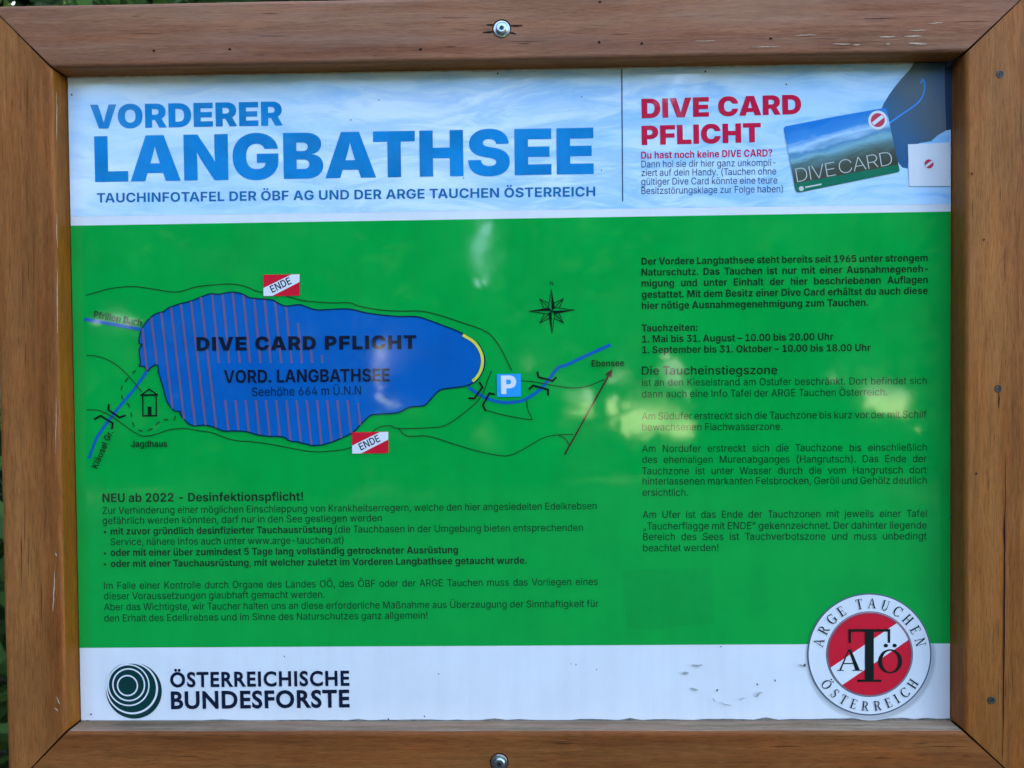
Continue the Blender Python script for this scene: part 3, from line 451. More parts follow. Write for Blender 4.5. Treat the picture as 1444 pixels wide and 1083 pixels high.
    (900,65,1593,2,14,20,0,513,1490,1069,1490,1573,0,1109,0,939,578,10884,766,10784,1150,738,1349,841,1349,10795,1150,10699,766,644,578,474,0,4,387,263,387,575,1207,575,1207,263),
    (900,66,1347,3,20,87,0,87,1490,733,1490,10903,1490,11135,1396,11253,1229,1253,1118,11253,1034,11181,896,11052,805,965,788,965,780,11061,777,11216,686,11307,527,1307,422,11307,300,11183,109,10951,0,789,0,10,491,316,698,316,10785,316,10881,396,881,466,10881,514,10837,583,10756,620,700,620,491,620,10,491,895,673,895,10722,895,10796,928,10837,991,837,1035,10837,1100,10748,1175,676,1175,491,1175),
    (900,67,1510,1,38,775,-22,10571,-22,10244,155,10053,497,53,744,10053,993,10245,1336,10573,1512,775,1512,10916,1512,11154,1432,11333,1283,11445,1069,1460,936,1045,936,11037,987,10995,1068,10928,1125,10839,1156,784,1156,10683,1156,10544,1058,10472,875,472,744,10472,611,10544,428,10683,334,784,334,10838,334,10926,364,10994,422,11037,503,1045,553,1460,553,11448,437,11346,230,11170,70,10927,-22),
    (900,68,1467,2,22,666,0,258,0,258,344,647,344,10764,344,10921,423,11000,600,1000,744,11000,889,10919,1066,10757,1146,635,1146,252,1146,252,1490,660,1490,10890,1490,11228,1308,11413,974,1413,744,11413,515,11230,181,10894,0,4,498,1490,498,0,87,0,87,1490),
    (900,69,1277,1,12,87,0,87,1490,1206,1490,1206,1150,498,1150,498,913,1149,913,1149,583,498,583,498,340,1204,340,1204,0),
    (900,70,1220,1,10,87,0,87,1490,1175,1490,1175,1150,498,1150,498,854,1124,854,1124,524,498,524,498,0),
    (900,71,1529,1,40,784,-22,10565,-22,10236,164,10053,508,53,743,10053,991,10248,1334,10577,1512,779,1512,10913,1512,11148,1437,11329,1296,11439,1103,1450,986,1033,986,11025,1026,10986,1089,10925,1133,10843,1156,792,1156,10689,1156,10545,1060,10472,877,472,746,10472,614,10545,430,10688,334,795,334,10884,334,11005,387,11066,483,1066,547,1144,539,796,539,796,832,1464,832,1464,621,11464,423,11292,134,10986,-22),
    (900,72,1509,1,12,87,0,87,1490,498,1490,498,929,1012,929,1012,1490,1422,1490,1422,0,1012,0,1012,589,498,589,498,0),
    (900,73,585,1,4,87,0,498,0,498,1490,87,1490),
    (900,76,1169,1,6,87,0,87,1490,498,1490,498,340,1122,340,1122,0),
    (900,78,1540,1,28,87,0,87,1490,518,1490,878,905,10911,850,10988,710,11066,545,1103,454,1059,390,11054,471,11044,680,11037,880,1037,944,1037,1490,1453,1490,1453,0,1022,0,687,544,10645,613,10558,769,10467,954,416,1060,480,1074,10488,969,10499,764,10503,596,503,544,503,0),
    (900,79,1555,2,16,777,-22,10574,-22,10245,155,10053,497,53,744,10053,993,10245,1336,10574,1512,777,1512,10980,1512,11308,1336,11501,993,1501,744,11501,496,11308,154,10980,-22,16,777,334,10877,334,11013,430,11083,614,1083,744,11083,875,11013,1060,10877,1156,777,1156,10679,1156,10543,1060,10472,875,472,744,10472,614,10543,430,10679,334),
    (900,80,1335,1,24,87,0,87,1490,724,1490,10897,1490,11152,1361,11292,1126,1292,966,11292,807,11151,573,10892,446,718,446,328,446,328,776,664,776,10731,776,10827,823,10879,908,879,966,10879,1026,10827,1110,10731,1156,664,1156,498,1156,498,0),
    (900,82,1365,2,24,87,0,87,1490,724,1490,10897,1490,11152,1366,11292,1135,1292,976,11292,819,11147,596,10884,478,706,478,338,478,338,796,664,796,10731,796,10827,838,10879,918,879,976,10879,1035,10827,1116,10731,1158,664,1158,498,1158,498,0,4,904,0,562,680,989,680,1340,0),
    (900,83,1386,1,51,703,-21,10502,-21,10215,96,10062,333,61,508,450,508,10454,445,10516,355,10627,308,703,308,10769,308,10862,341,10913,399,913,437,10913,472,10865,525,10761,566,678,582,529,612,10321,654,10094,867,94,1037,10094,1179,10248,1393,10520,1512,700,1512,10883,1512,11149,1393,11295,1172,1298,1021,914,1021,10907,1096,10799,1182,704,1182,10644,1182,10559,1151,10514,1096,514,1061,10514,1025,10557,974,10652,936,726,921,847,898,10972,873,11154,793,11270,683,11324,542,1324,454,11324,302,11177,90,10899,-21),
    (900,84,1372,1,8,47,1150,47,1490,1324,1490,1324,1150,891,1150,891,0,480,0,480,1150),
    (900,86,1577,1,14,520,0,20,1490,478,1490,651,912,10707,724,10807,342,854,148,747,148,10792,342,10885,724,939,912,1104,1490,1556,1490,1072,0),
    (200,32,550,0),
    (200,65,1258,2,14,20,0,575,1490,685,1490,1238,0,1141,0,749,1069,10719,1152,10654,1335,615,1450,644,1450,10605,1335,10540,1152,509,1069,115,0,4,262,467,262,551,996,551,996,467),
    (200,67,1394,1,38,728,-19,10537,-19,10248,174,10086,517,86,744,10086,972,10247,1316,10537,1509,728,1509,10854,1509,11056,1426,11205,1285,11296,1111,1312,1019,1220,1019,11204,1097,11124,1242,11000,1355,10832,1422,728,1422,10573,1422,10324,1261,10177,958,177,744,10177,529,10324,227,10573,68,728,68,10832,68,10999,135,11123,249,11204,393,1220,471,1312,471,11296,379,11205,205,11056,65,10854,-19),
    (200,68,1360,2,22,575,0,211,0,211,84,571,84,10770,84,11044,243,11183,542,1183,749,11183,955,11049,1248,10790,1406,603,1406,209,1406,209,1490,607,1490,10816,1490,11115,1313,11274,981,1274,749,11274,514,11109,178,10796,0,4,252,1490,252,0,161,0,161,1490),
    (200,69,1159,1,12,161,0,161,1490,1086,1490,1086,1406,252,1406,252,804,1015,804,1015,720,252,720,252,84,1086,84,1086,0),
    (200,73,413,1,4,161,0,252,0,252,1490,161,1490),
    (200,82,1221,2,24,161,0,161,1490,670,1490,10804,1490,11008,1383,11122,1187,1122,1055,11122,925,11006,730,10800,623,665,623,211,623,211,707,668,707,10777,707,10941,793,11032,950,1032,1055,11032,1162,10941,1319,10777,1406,668,1406,252,1406,252,0,4,1033,0,674,675,777,675,1138,0),
    (200,86,1258,1,14,575,0,20,1490,116,1490,511,421,10540,344,10606,155,646,40,617,40,10656,155,10723,344,751,421,1143,1490,1238,1490,685,0),
    (600,32,550,0),
    (600,46,550,1,12,278,-17,10210,-17,10117,75,117,143,10117,210,10210,302,278,302,10345,302,10438,210,438,143,10438,75,10345,-17),
    (600,66,1350,3,20,150,0,150,1490,720,1490,10881,1490,11095,1388,11201,1214,1201,1103,11201,1012,11131,883,11014,803,941,786,941,771,11020,767,11166,679,11259,519,1259,406,11259,290,11147,106,10922,0,751,0,10,417,223,709,223,10857,223,10988,337,988,426,10988,493,10922,600,10801,662,718,662,417,662,10,417,855,686,855,10757,855,10869,907,10934,1003,934,1069,10934,1156,10812,1268,692,1268,417,1268),
    (600,68,1479,2,22,654,0,277,0,277,231,641,231,10797,231,11006,346,11112,575,1112,747,11112,917,11006,1145,10801,1259,648,1259,269,1259,269,1490,664,1490,10886,1490,11204,1312,11375,978,1375,747,11375,514,11204,179,10881,0,4,417,1490,417,0,150,0,150,1490),
    (600,69,1240,1,12,150,0,150,1490,1118,1490,1118,1265,417,1265,417,863,1066,863,1066,641,417,641,417,225,1122,225,1122,0),
    (600,71,1534,1,40,793,-20,10587,-20,10277,166,10103,508,103,743,10103,984,10282,1327,10590,1510,785,1510,10908,1510,11121,1438,11288,1305,11395,1123,1412,1014,1139,1014,11121,1074,11058,1168,10969,1236,10856,1271,788,1271,10668,1271,10479,1149,10371,915,371,745,10371,577,10479,342,10669,219,794,219,10908,219,11075,307,11166,469,1166,579,1227,569,822,569,822,779,1425,779,1425,600,11425,409,11262,130,10977,-20),
    (600,74,1187,1,18,560,-20,10339,-20,10078,219,78,440,78,525,345,525,345,438,10345,321,10462,200,560,200,10657,200,10773,321,773,438,773,1490,1038,1490,1038,441,11038,220,10779,-20),
    (600,75,1440,3,10,343,367,343,620,10391,698,10484,835,10589,969,654,1044,1045,1490,1377,1490,745,777,725,784,7,150,0,150,1490,417,1490,417,1048,412,689,417,558,417,0,4,1072,0,598,701,766,902,1387,0),
    (600,78,1555,1,28,150,0,150,1490,452,1490,967,669,10999,618,11071,489,11149,330,1187,233,1157,233,11150,317,11139,494,11134,653,1134,708,1134,1490,1405,1490,1405,0,1102,0,637,739,10593,810,10515,948,10425,1122,361,1245,399,1245,10405,1136,10415,941,10422,787,422,740,422,0),
    (600,80,1321,1,24,150,0,150,1490,707,1490,10878,1490,11112,1362,11232,1139,1232,997,11232,854,11111,632,10875,504,703,504,334,504,334,724,668,724,10769,724,10898,794,10959,918,959,997,10959,1076,10898,1198,10768,1266,666,1266,417,1266,417,0),
    (600,84,1352,1,8,83,1265,83,1490,1269,1490,1269,1265,810,1265,810,0,543,0,543,1265),
    (600,97,1176,2,40,450,-23,10344,-23,10174,54,10076,204,76,314,10076,409,10147,533,10268,607,10420,645,502,653,10599,664,10721,680,10778,716,778,754,778,759,10778,814,10734,891,10647,932,583,932,10518,932,10423,892,10363,828,349,791,108,840,10141,939,10279,1068,10470,1132,582,1132,10661,1132,10822,1095,10956,1007,11038,859,1038,747,1038,0,789,0,789,154,779,154,10754,107,10667,26,10538,-23,18,517,170,10598,170,10715,234,10780,339,780,401,780,533,10767,523,10706,505,10631,491,10558,481,533,478,10475,470,10381,434,10328,369,328,317,10328,269,10377,204,10462,170),
    (600,98,1278,2,23,728,-20,10633,-20,10505,45,10429,137,409,177,392,177,392,0,138,0,138,1490,398,1490,398,933,409,933,10429,973,10503,1065,10630,1132,729,1132,10859,1132,11067,1000,11190,743,1190,557,11190,373,11070,115,10861,-20,16,658,194,10745,194,10863,289,10923,454,923,558,10923,662,10864,825,10746,918,658,918,10572,918,10454,828,10393,667,393,558,10393,449,10454,285,10573,194),
    (600,99,1193,1,38,623,-23,10460,-23,10220,122,10089,381,89,553,10089,727,10220,988,10460,1132,623,1132,10716,1132,10876,1084,11002,993,11087,863,1105,781,862,730,10851,773,10810,844,10750,894,10672,921,625,921,10534,921,10414,824,10354,659,354,554,10354,451,10414,285,10534,188,625,188,10673,188,10752,216,10813,268,10855,342,865,387,1108,336,11090,252,11005,120,10878,27,10717,-23),
    (600,100,1278,2,23,550,-20,10418,-20,10209,115,10089,373,89,557,10089,743,10212,1000,10421,1132,549,1132,10649,1132,10776,1065,10851,973,870,933,881,933,881,1490,1141,1490,1141,0,886,0,886,177,870,177,10850,137,10773,45,10647,-20,16,621,194,10706,194,10824,285,10886,449,886,558,10886,667,10825,828,10706,918,621,918,10533,918,10415,825,10355,662,355,558,10355,454,10415,289,10534,194),
    (600,101,1211,1,40,632,-23,10463,-23,10220,119,10089,377,89,552,10089,725,10218,985,10455,1132,615,1132,10717,1132,10902,1066,11045,928,11126,715,1126,568,1126,486,212,486,212,663,997,663,875,611,10875,705,10817,848,10702,928,616,928,10530,928,10410,847,10347,712,347,629,347,507,10347,401,10419,255,10549,181,635,181,10692,181,10785,214,10853,279,870,326,1109,277,11082,187,10952,52,10757,-23),
    (600,102,796,2,4,726,1118,726,914,20,914,20,1118,17,225,0,225,1225,10225,1337,10318,1485,10477,1560,572,1560,10641,1560,10747,1538,772,1529,719,1327,10702,1332,10653,1343,620,1343,10547,1343,10484,1271,484,1205,484,0),
    (600,103,1281,2,38,620,-442,10486,-442,10287,-374,10160,-257,132,-183,352,-104,10370,-135,10433,-201,10538,-244,619,-244,10740,-244,10886,-131,886,-11,886,200,864,200,10845,160,10771,75,10646,17,549,17,10421,17,10212,138,10089,380,89,562,10089,746,10213,1000,10422,1132,551,1132,10650,1132,10778,1066,10854,973,874,933,888,933,888,1118,1143,1118,1143,-3,11143,-152,11007,-347,10771,-442,16,622,222,10707,222,10825,303,10887,457,887,564,10887,670,10826,829,10708,918,622,918,10534,918,10415,825,10355,666,355,564,10355,461,10416,307,10535,222),
    (600,104,1254,1,23,398,655,398,0,138,0,138,1490,394,1490,394,842,367,842,10414,987,10596,1132,733,1132,10848,1132,11021,1034,11116,846,1116,711,1116,0,855,0,855,671,10855,783,10739,911,637,911,10568,911,10460,851,10398,736),
    (600,105,536,2,4,138,0,138,1118,398,1118,398,0,12,268,1276,10206,1276,10117,1360,117,1418,10117,1478,10206,1561,268,1561,10331,1561,10420,1478,420,1419,10420,1360,10331,1276),
    (600,108,505,1,4,138,0,367,0,367,1490,138,1490),
    (600,110,1253,1,23,398,655,398,0,138,0,138,1118,384,1118,388,842,367,842,10414,987,10596,1132,733,1132,10848,1132,11020,1034,11115,846,1115,711,1115,0,855,0,855,671,10855,783,10739,911,637,911,10568,911,10460,851,10398,736),
    (600,111,1247,2,16,623,-23,10460,-23,10220,122,10089,381,89,553,10089,727,10220,988,10460,1132,623,1132,10787,1132,11027,988,11158,727,1158,553,11158,381,11027,122,10787,-23,16,623,188,10714,188,10835,286,10894,452,894,554,10894,657,10835,823,10714,921,623,921,10532,921,10413,823,10354,658,354,554,10354,452,10413,286,10532,188),
    (600,114,813,1,20,138,0,138,1118,390,1118,390,931,402,931,10432,1028,10582,1133,678,1133,10700,1133,10754,1129,773,1126,773,887,10757,892,10685,900,650,900,10578,900,10463,838,10398,729,398,658,398,0),
    (600,115,1125,1,44,561,-23,10432,-23,10234,51,10107,193,88,294,331,340,10354,257,10471,176,566,176,10662,176,10775,253,775,310,10775,358,10701,421,624,438,433,479,10275,513,10119,669,119,792,10119,896,10233,1048,10436,1132,570,1132,10697,1132,10880,1060,10993,931,1015,844,783,798,10764,857,10664,938,573,938,10490,938,10379,865,379,808,10379,759,10453,695,538,677,728,637,10887,603,11041,453,1041,335,11041,229,10919,68,10702,-23),
    (600,116,723,2,4,655,1118,655,914,20,914,20,1118,16,179,1384,439,1384,439,315,10439,254,10491,197,550,197,10568,197,10627,206,645,210,686,9,10643,-4,10553,-15,512,-15,10351,-15,10179,145,179,293),
    (600,117,1254,1,23,521,-14,10406,-14,10233,84,10138,273,138,407,138,1118,398,1118,398,447,10398,335,10515,207,617,207,10686,207,10794,267,10855,383,855,463,855,1118,1116,1118,1116,0,869,0,866,276,886,276,10839,130,10655,-14),
    (600,122,1159,1,12,122,0,122,166,699,892,699,901,140,901,140,1118,1018,1118,1018,938,468,226,468,217,1037,217,1037,0),
    (600,228,1176,4,40,450,-23,10344,-23,10174,54,10076,204,76,314,10076,409,10147,533,10268,607,10420,645,502,653,10599,664,10721,680,10778,716,778,754,778,759,10778,814,10734,891,10647,932,583,932,10518,932,10423,892,10363,828,349,791,108,840,10141,939,10279,1068,10470,1132,582,1132,10661,1132,10822,1095,10956,1007,11038,859,1038,747,1038,0,789,0,789,154,779,154,10754,107,10667,26,10538,-23,18,517,170,10598,170,10715,234,10780,339,780,401,780,533,10767,523,10706,505,10631,491,10558,481,533,478,10475,470,10381,434,10328,369,328,317,10328,269,10377,204,10462,170,12,797,1282,10739,1282,10658,1362,658,1419,10658,1475,10739,1555,797,1555,10855,1555,10936,1475,936,1419,10936,1362,10855,1282,12,361,1282,10304,1282,10222,1362,222,1419,10222,1475,10304,1555,361,1555,10419,1555,10500,1475,500,1419,10500,1362,10419,1282),
]
def load_glyphs():
    F = {}
    for g in GLYPHS:
        w, ch, adv, nc = g[:4]
        p, C = 4, []
        for _ in range(nc):
            k = g[p]; p += 1
            C.append([((x - 10000 if x > 5000 else x) / 2048, y / 2048, x <= 5000) for x, y in zip(g[p:p + 2 * k:2], g[p + 1:p + 2 * k:2])])
            p += 2 * k
        F.setdefault(w, {})[chr(ch)] = (adv / 2048, C)
    return F
FONT = load_glyphs()
CAP = 1490 / 2048

def flatten(c, seg):
    n = len(c)
    ex = []
    for i in range(n):
        a, b = c[i], c[(i + 1) % n]
        ex.append(a)
        if not a[2] and not b[2]: ex.append(((a[0] + b[0]) / 2, (a[1] + b[1]) / 2, True))
    s = next(i for i, q in enumerate(ex) if q[2])
    ex = ex[s:] + ex[:s] + [ex[s]]
    out, i = [], 0
    while i < len(ex) - 1:
        a, b = ex[i], ex[i + 1]
        out.append((a[0], a[1]))
        if b[2]: i += 1
        else:
            e = ex[i + 2]
            for k in range(1, seg):
                u = k / seg
                out.append(((1 - u) ** 2 * a[0] + 2 * u * (1 - u) * b[0] + u * u * e[0],
                            (1 - u) ** 2 * a[1] + 2 * u * (1 - u) * b[1] + u * u * e[1]))
            i += 2
    return out

def fill(contours):
    """Union (non-zero winding) of closed outlines as triangles."""
    vs, es, polys = [], [], []
    for c in contours:
        q = []
        for a in c:
            if not q or abs(a[0] - q[-1][0]) + abs(a[1] - q[-1][1]) > 1e-6: q.append(a)
        if len(q) > 2 and abs(q[0][0] - q[-1][0]) + abs(q[0][1] - q[-1][1]) < 1e-6: q.pop()
        b = len(vs)
        vs += [Vector(a) for a in q]
        es += [(b + k, b + (k + 1) % len(q)) for k in range(len(q))]
        polys.append(np.array(q))
    r = delaunay_2d_cdt(vs, es, [], 0, 1e-7)
    V, Fc = r[0], r[2]
    out = []
    for f in Fc:
        x = sum(V[i][0] for i in f) / len(f); y = sum(V[i][1] for i in f) / len(f)
        wn = 0
        for P in polys:
            Q = np.roll(P, -1, 0)
            left = (Q[:, 0] - P[:, 0]) * (y - P[:, 1]) - (x - P[:, 0]) * (Q[:, 1] - P[:, 1])
            wn += int(np.sum((P[:, 1] <= y) & (Q[:, 1] > y) & (left > 0))) - int(np.sum((P[:, 1] > y) & (Q[:, 1] <= y) & (left < 0)))
        if wn: out.append(tuple(f))
    return [(v[0], v[1]) for v in V], out

_gc = {}
def glyph(w, ch, seg):
    k = (w, ch, seg)
    if k not in _gc:
        adv, C = FONT[w].get(ch) or FONT[400].get(ch) or FONT[700][ch]
        _gc[k] = (adv, *(fill([flatten(c, seg) for c in C]) if C else ([], [])))
    return _gc[k]

KERN = {'Ta': -.10, 'Te': -.09, 'To': -.09, 'TA': -.08, 'AT': -.07, 'Vo': -.05, 'AV': -.07, 'LT': -.07, 'Tä': -.1, 'FA': -.05, 'AF': 0, 'r.': -.05, 'Wa': -.04, 'We': -.03, 'V ': 0, 'Fo': -.02, 'fe': -.01}

class Ink:
    """Collects flat printed shapes of one colour; LAY is the print order."""
    def __init__(s): s.v, s.f, s.n = [], [], 0
    def add(s, pts, faces, y):
        b = len(s.v)
        s.v += [(p[0], y, p[1]) for p in pts]
        for f in faces:
            q = [pts[i] for i in f]
            a = sum(q[k][0] * q[(k + 1) % len(q)][1] - q[(k + 1) % len(q)][0] * q[k][1] for k in range(len(q)))
            f = tuple(b + i for i in f)
            s.f.append(f if a > 0 else f[::-1])         # faces look at the camera (-y)
    def build(s, name, mat, parent, label=None):
        o = link_mesh(name, s.v, s.f, mat, parent)
        if label: o['label'] = label
        return o
def LAY(k): return -0.00012 * k

def text(ink, runs, p0, p1, cap, lay, mode='fit', seg=3, sx=1.0, track=0.0, wfix=None):
    """runs: [(weight, string)...]; p0, p1: ends of the baseline on the photo; cap: capital height there in pixels."""
    if isinstance(runs, tuple): runs = [runs]
    P0, P1 = at(*p0), at(*p1)
    d = P1 - P0
    L = float(np.hypot(*d)); u = d / L; n = np.array([-u[1], u[0]])
    c0 = at((p0[0] + p1[0]) / 2, (p0[1] + p1[1]) / 2); c1 = at((p0[0] + p1[0]) / 2, (p0[1] + p1[1]) / 2 - cap)
    s = float(np.hypot(*(c1 - c0))) / CAP
    items, x, spaces = [], 0.0, 0
    chars = [(w, ch) for w, st in runs for ch in st]
    for k, (w, ch) in enumerate(chars):
        if ch == ' ':
            spaces += 1
            items.append((w, ch, x, spaces)); x += 0.255 + track; continue
        adv = glyph(w, ch, seg)[0]
        items.append((w, ch, x, spaces))
        kr = KERN.get(ch + chars[k + 1][1], 0) if k + 1 < len(chars) else 0
        x += adv + kr + track
    g0 = glyph(chars[0][0], chars[0][1], seg); lsb = min(v[0] for v in g0[1])
    gl = glyph(chars[-1][0], chars[-1][1], seg)
    right = items[-1][2] + max(v[0] for v in gl[1])
    nat = right - lsb
    ext = 0.0
    if mode == 'fit': kx = L / (nat * s)
    else:
        kx = sx
        ext = (L / s - nat * kx) / max(1, spaces)
        if ext < -0.07 * kx:
            kx = L / (s * (nat - 0.07 * spaces)); ext = -0.07 * kx
    for w, ch, gx, ns in items:
        if ch == ' ': continue
        _, V, Fc = glyph(w, ch, seg)
        pts = [P0 + u * (((gx + v[0] - lsb) * kx + ns * ext) * s) + n * (v[1] * s) for v in V]
        ink.add(pts, Fc, LAY(lay))
    return kx

def poly(ink, pts, lay, px=True, smooth=0):
    q = A(pts) if px else pts
    V, Fc = fill([[tuple(a) for a in q]])
    ink.add([np.array(v) for v in V], Fc, LAY(lay))

def spline(pts, k=5, closed=False):
    n = len(pts); out = []
    P = [np.array(p, float) for p in pts]
    for i in range(n if closed else n - 1):
        p0 = P[i - 1] if (i > 0 or closed) else 2 * P[0] - P[1]
        p1, p2 = P[i], P[(i + 1) % n]
        p3 = P[(i + 2) % n] if (i + 2 < n or closed) else 2 * P[n - 1] - P[n - 2]
        for j in range(k):
            t = j / k
            out.append(.5 * (2 * p1 + (p2 - p0) * t + (2 * p0 - 5 * p1 + 4 * p2 - p3) * t * t + (3 * p1 - p0 - 3 * p2 + p3) * t ** 3))
    if not closed: out.append(P[-1])
    return out

def ribbon(ink, pts, width, lay, smooth=True, closed=False, taper=None):
    q = spline(pts, 4, closed) if smooth and len(pts) > 2 else [np.array(p, float) for p in pts]
    q = [at(*p) for p in q]
    n = len(q)
    hw = width * 0.5 * 0.6535e-3
    Lf, Rt = [], []
    for i in range(n):
        a = q[i - 1] if (i > 0 or closed) else q[i]
        b = q[(i + 1) % n] if (i + 1 < n or closed) else q[i]
        d1 = q[i] - a; d2 = b - q[i]
        l1, l2 = np.hypot(*d1), np.hypot(*d2)
        d1 = d1 / l1 if l1 > 0 else d2 / l2
        d2 = d2 / l2 if l2 > 0 else d1
        t = d1 + d2; t = t / max(1e-9, np.hypot(*t))
        nn = np.array([-t[1], t[0]])
        c = max(.45, float(np.dot(nn, np.array([-d1[1], d1[0]]))))
        h = hw / c * (taper(i / (n - 1)) if taper else 1.0)
        Lf.append(q[i] + nn * h); Rt.append(q[i] - nn * h)
    m = n if closed else n - 1
    ink.n += 1
    ink.add(Lf + Rt, [(i, (i + 1) % n, n + (i + 1) % n, n + i) for i in range(m)], LAY(lay) - 6e-6 * ink.n)

def disc(ink, c, r, lay, n=72, hole=None, hc=None):
    """Round print at photo place c with radius r pixels (measured on the panel), optional hole."""
    C = at(*c); k = 0.6535e-3
    if hole is None:
        pts = [C + r * k * np.array([math.cos(a), math.sin(a)]) for a in np.linspace(0, 2 * math.pi, n, endpoint=False)]
        ink.add(pts, [tuple(range(n))], LAY(lay))
    else:
        H = at(*(hc or c))
        an = np.linspace(0, 2 * math.pi, n, endpoint=False)
        pts = [C + r * k * np.array([math.cos(a), math.sin(a)]) for a in an] + [H + hole * k * np.array([math.cos(a), math.sin(a)]) for a in an]
        ink.add(pts, [(i, (i + 1) % n, n + (i + 1) % n, n + i) for i in range(n)], LAY(lay))

# roman capitals for the round emblem, drawn as outlines in a 100 high box
def rect(x0, y0, x1, y1): return [(x0, y0), (x1, y0), (x1, y1), (x0, y1)]
def arc(cx, cy, rx, ry, ti, to_, a0, a1, n=22):
    """Bowed stroke: outer ellipse rx, ry; side thickness ti, top thickness to_."""
    an = [math.radians(a0 + (a1 - a0) * i / n) for i in range(n + 1)]
    o = [(cx + rx * math.cos(a), cy + ry * math.sin(a)) for a in an]
    i_ = [(cx + (rx - ti) * math.cos(a), cy + (ry - to_) * math.sin(a)) for a in reversed(an)]
    return o + i_
def thick(pts, ws):
    P = [np.array(p, float) for p in pts]; l, r = [], []
    for i, p in enumerate(P):
        t = P[min(i + 1, len(P) - 1)] - P[max(i - 1, 0)]; t /= np.hypot(*t)
        nn = np.array([-t[1], t[0]]) * ws[i] / 2
        l.append(tuple(p + nn)); r.append(tuple(p - nn))
    return r + l[::-1]
def ccw(c):
    a = sum(c[k][0] * c[(k + 1) % len(c)][1] - c[(k + 1) % len(c)][0] * c[k][1] for k in range(len(c)))
    return c if a > 0 else c[::-1]
SER = 4
ROMAN = {
 'A': (76, [[(2, 0), (8, 0), (38, 100), (34, 100)], [(58, 0), (74, 0), (43, 100), (34, 100)], rect(17, 32, 58, 37), rect(-4, 0, 18, SER), rect(48, 0, 82, SER)]),
 'R': (74, [rect(10, 0, 24, 100), arc(34, 73, 30, 27, 14, 6, -90, 90), rect(10, 94, 36, 100), rect(10, 46, 36, 51), [(34, 50), (46, 50), (74, 0), (58, 0)], rect(0, 0, 34, SER), rect(0, 96, 20, 100), rect(56, 0, 80, SER)]),
 'G': (78, [arc(44, 50, 42, 52, 15, 6, 42, 318), rect(64, 8, 78, 44), rect(52, 40, 86, 44), rect(73, 72, 77, 100)]),
 'E': (66, [rect(10, 0, 24, 100), rect(0, 0, 62, 5), rect(0, 95, 60, 100), rect(20, 48, 48, 53), rect(58, 0, 62, 24), rect(56, 78, 60, 100), rect(45, 38, 48, 63)]),
 'T': (68, [rect(28, 0, 42, 100), rect(2, 95, 68, 100), rect(2, 74, 6, 100), rect(64, 74, 68, 100), rect(16, 0, 54, SER)]),
 'U': (76, [rect(10, 30, 24, 100), rect(60, 30, 65, 100), arc(37.5, 32, 27.5, 34, 10, 7, 180, 360), rect(0, 96, 34, 100), rect(50, 96, 76, 100)]),
 'C': (72, [arc(46, 50, 44, 52, 15, 6, 42, 318), rect(76, 70, 80, 100), rect(77, 4, 80, 22)]),
 'H': (80, [rect(10, 0, 24, 100), rect(58, 0, 72, 100), rect(20, 48, 62, 53), rect(0, 0, 34, SER), rect(0, 96, 34, 100), rect(48, 0, 82, SER), rect(48, 96, 82, 100)]),
 'N': (82, [rect(12, 0, 17, 100), rect(66, 0, 71, 100), [(8, 100), (24, 100), (71, 0), (60, 0)], rect(2, 0, 28, SER), rect(0, 96, 20, 100), rect(54, 96, 82, 100)]),
 'I': (40, [rect(12, 0, 26, 100), rect(0, 0, 38, SER), rect(0, 96, 38, 100)]),
 'S': (60, [thick([(52, 80), (48, 92), (32, 98), (15, 92), (10, 76), (20, 62), (36, 50), (48, 38), (50, 20), (40, 6), (26, 2), (12, 8), (6, 22)], [5, 6, 7, 9, 12, 13, 14, 13, 11, 8, 7, 6, 5]), rect(51, 72, 54, 100), rect(4, 0, 7, 28)]),
 'O': (90, [arc(46, 50, 44, 52, 15, 6, 0, 180), arc(46, 50, 44, 52, 15, 6, 180, 360)]),
 'Ö': (90, [arc(46, 50, 44, 52, 15, 6, 0, 180), arc(46, 50, 44, 52, 15, 6, 180, 360), arc(30, 118, 8, 8, 7.9, 7.9, 0, 359), arc(62, 118, 8, 8, 7.9, 7.9, 0, 359)]),
}
_rc = {}
def roman(ch):
    if ch not in _rc: _rc[ch] = fill([ccw(c) for c in ROMAN[ch][1]])
    return ROMAN[ch][0], *_rc[ch]

# lettering in the built-in humanist face
def face(ink, s, p0, p1, cap, lay, off=0.0, space=1.0, res=4):
    cu = bpy.data.curves.new('lettering', 'FONT')
    cu.body = s; cu.offset = off; cu.resolution_u = res; cu.space_character = space
    o = bpy.data.objects.new('lettering', cu)
    COL.objects.link(o)
    dg = bpy.context.evaluated_depsgraph_get()
    me = o.evaluated_get(dg).to_mesh()
    V = [(v.co.x, v.co.y) for v in me.vertices]; Fc = [tuple(p.vertices) for p in me.polygons]
    o.evaluated_get(dg).to_mesh_clear()
    bpy.data.objects.remove(o); bpy.data.curves.remove(cu)
    P0, P1 = at(*p0), at(*p1); d = P1 - P0; L = float(np.hypot(*d)); u = d / L; n = np.array([-u[1], u[0]])
    c0 = at(*p0); c1 = at(p0[0], p0[1] - cap); sy = float(np.hypot(*(c1 - c0))) / 0.685
    x0 = min(v[0] for v in V); x1 = max(v[0] for v in V); kx = L / (x1 - x0)
    ink.add([P0 + u * ((v[0] - x0) * kx) + n * (v[1] * sy) for v in V], Fc, LAY(lay))

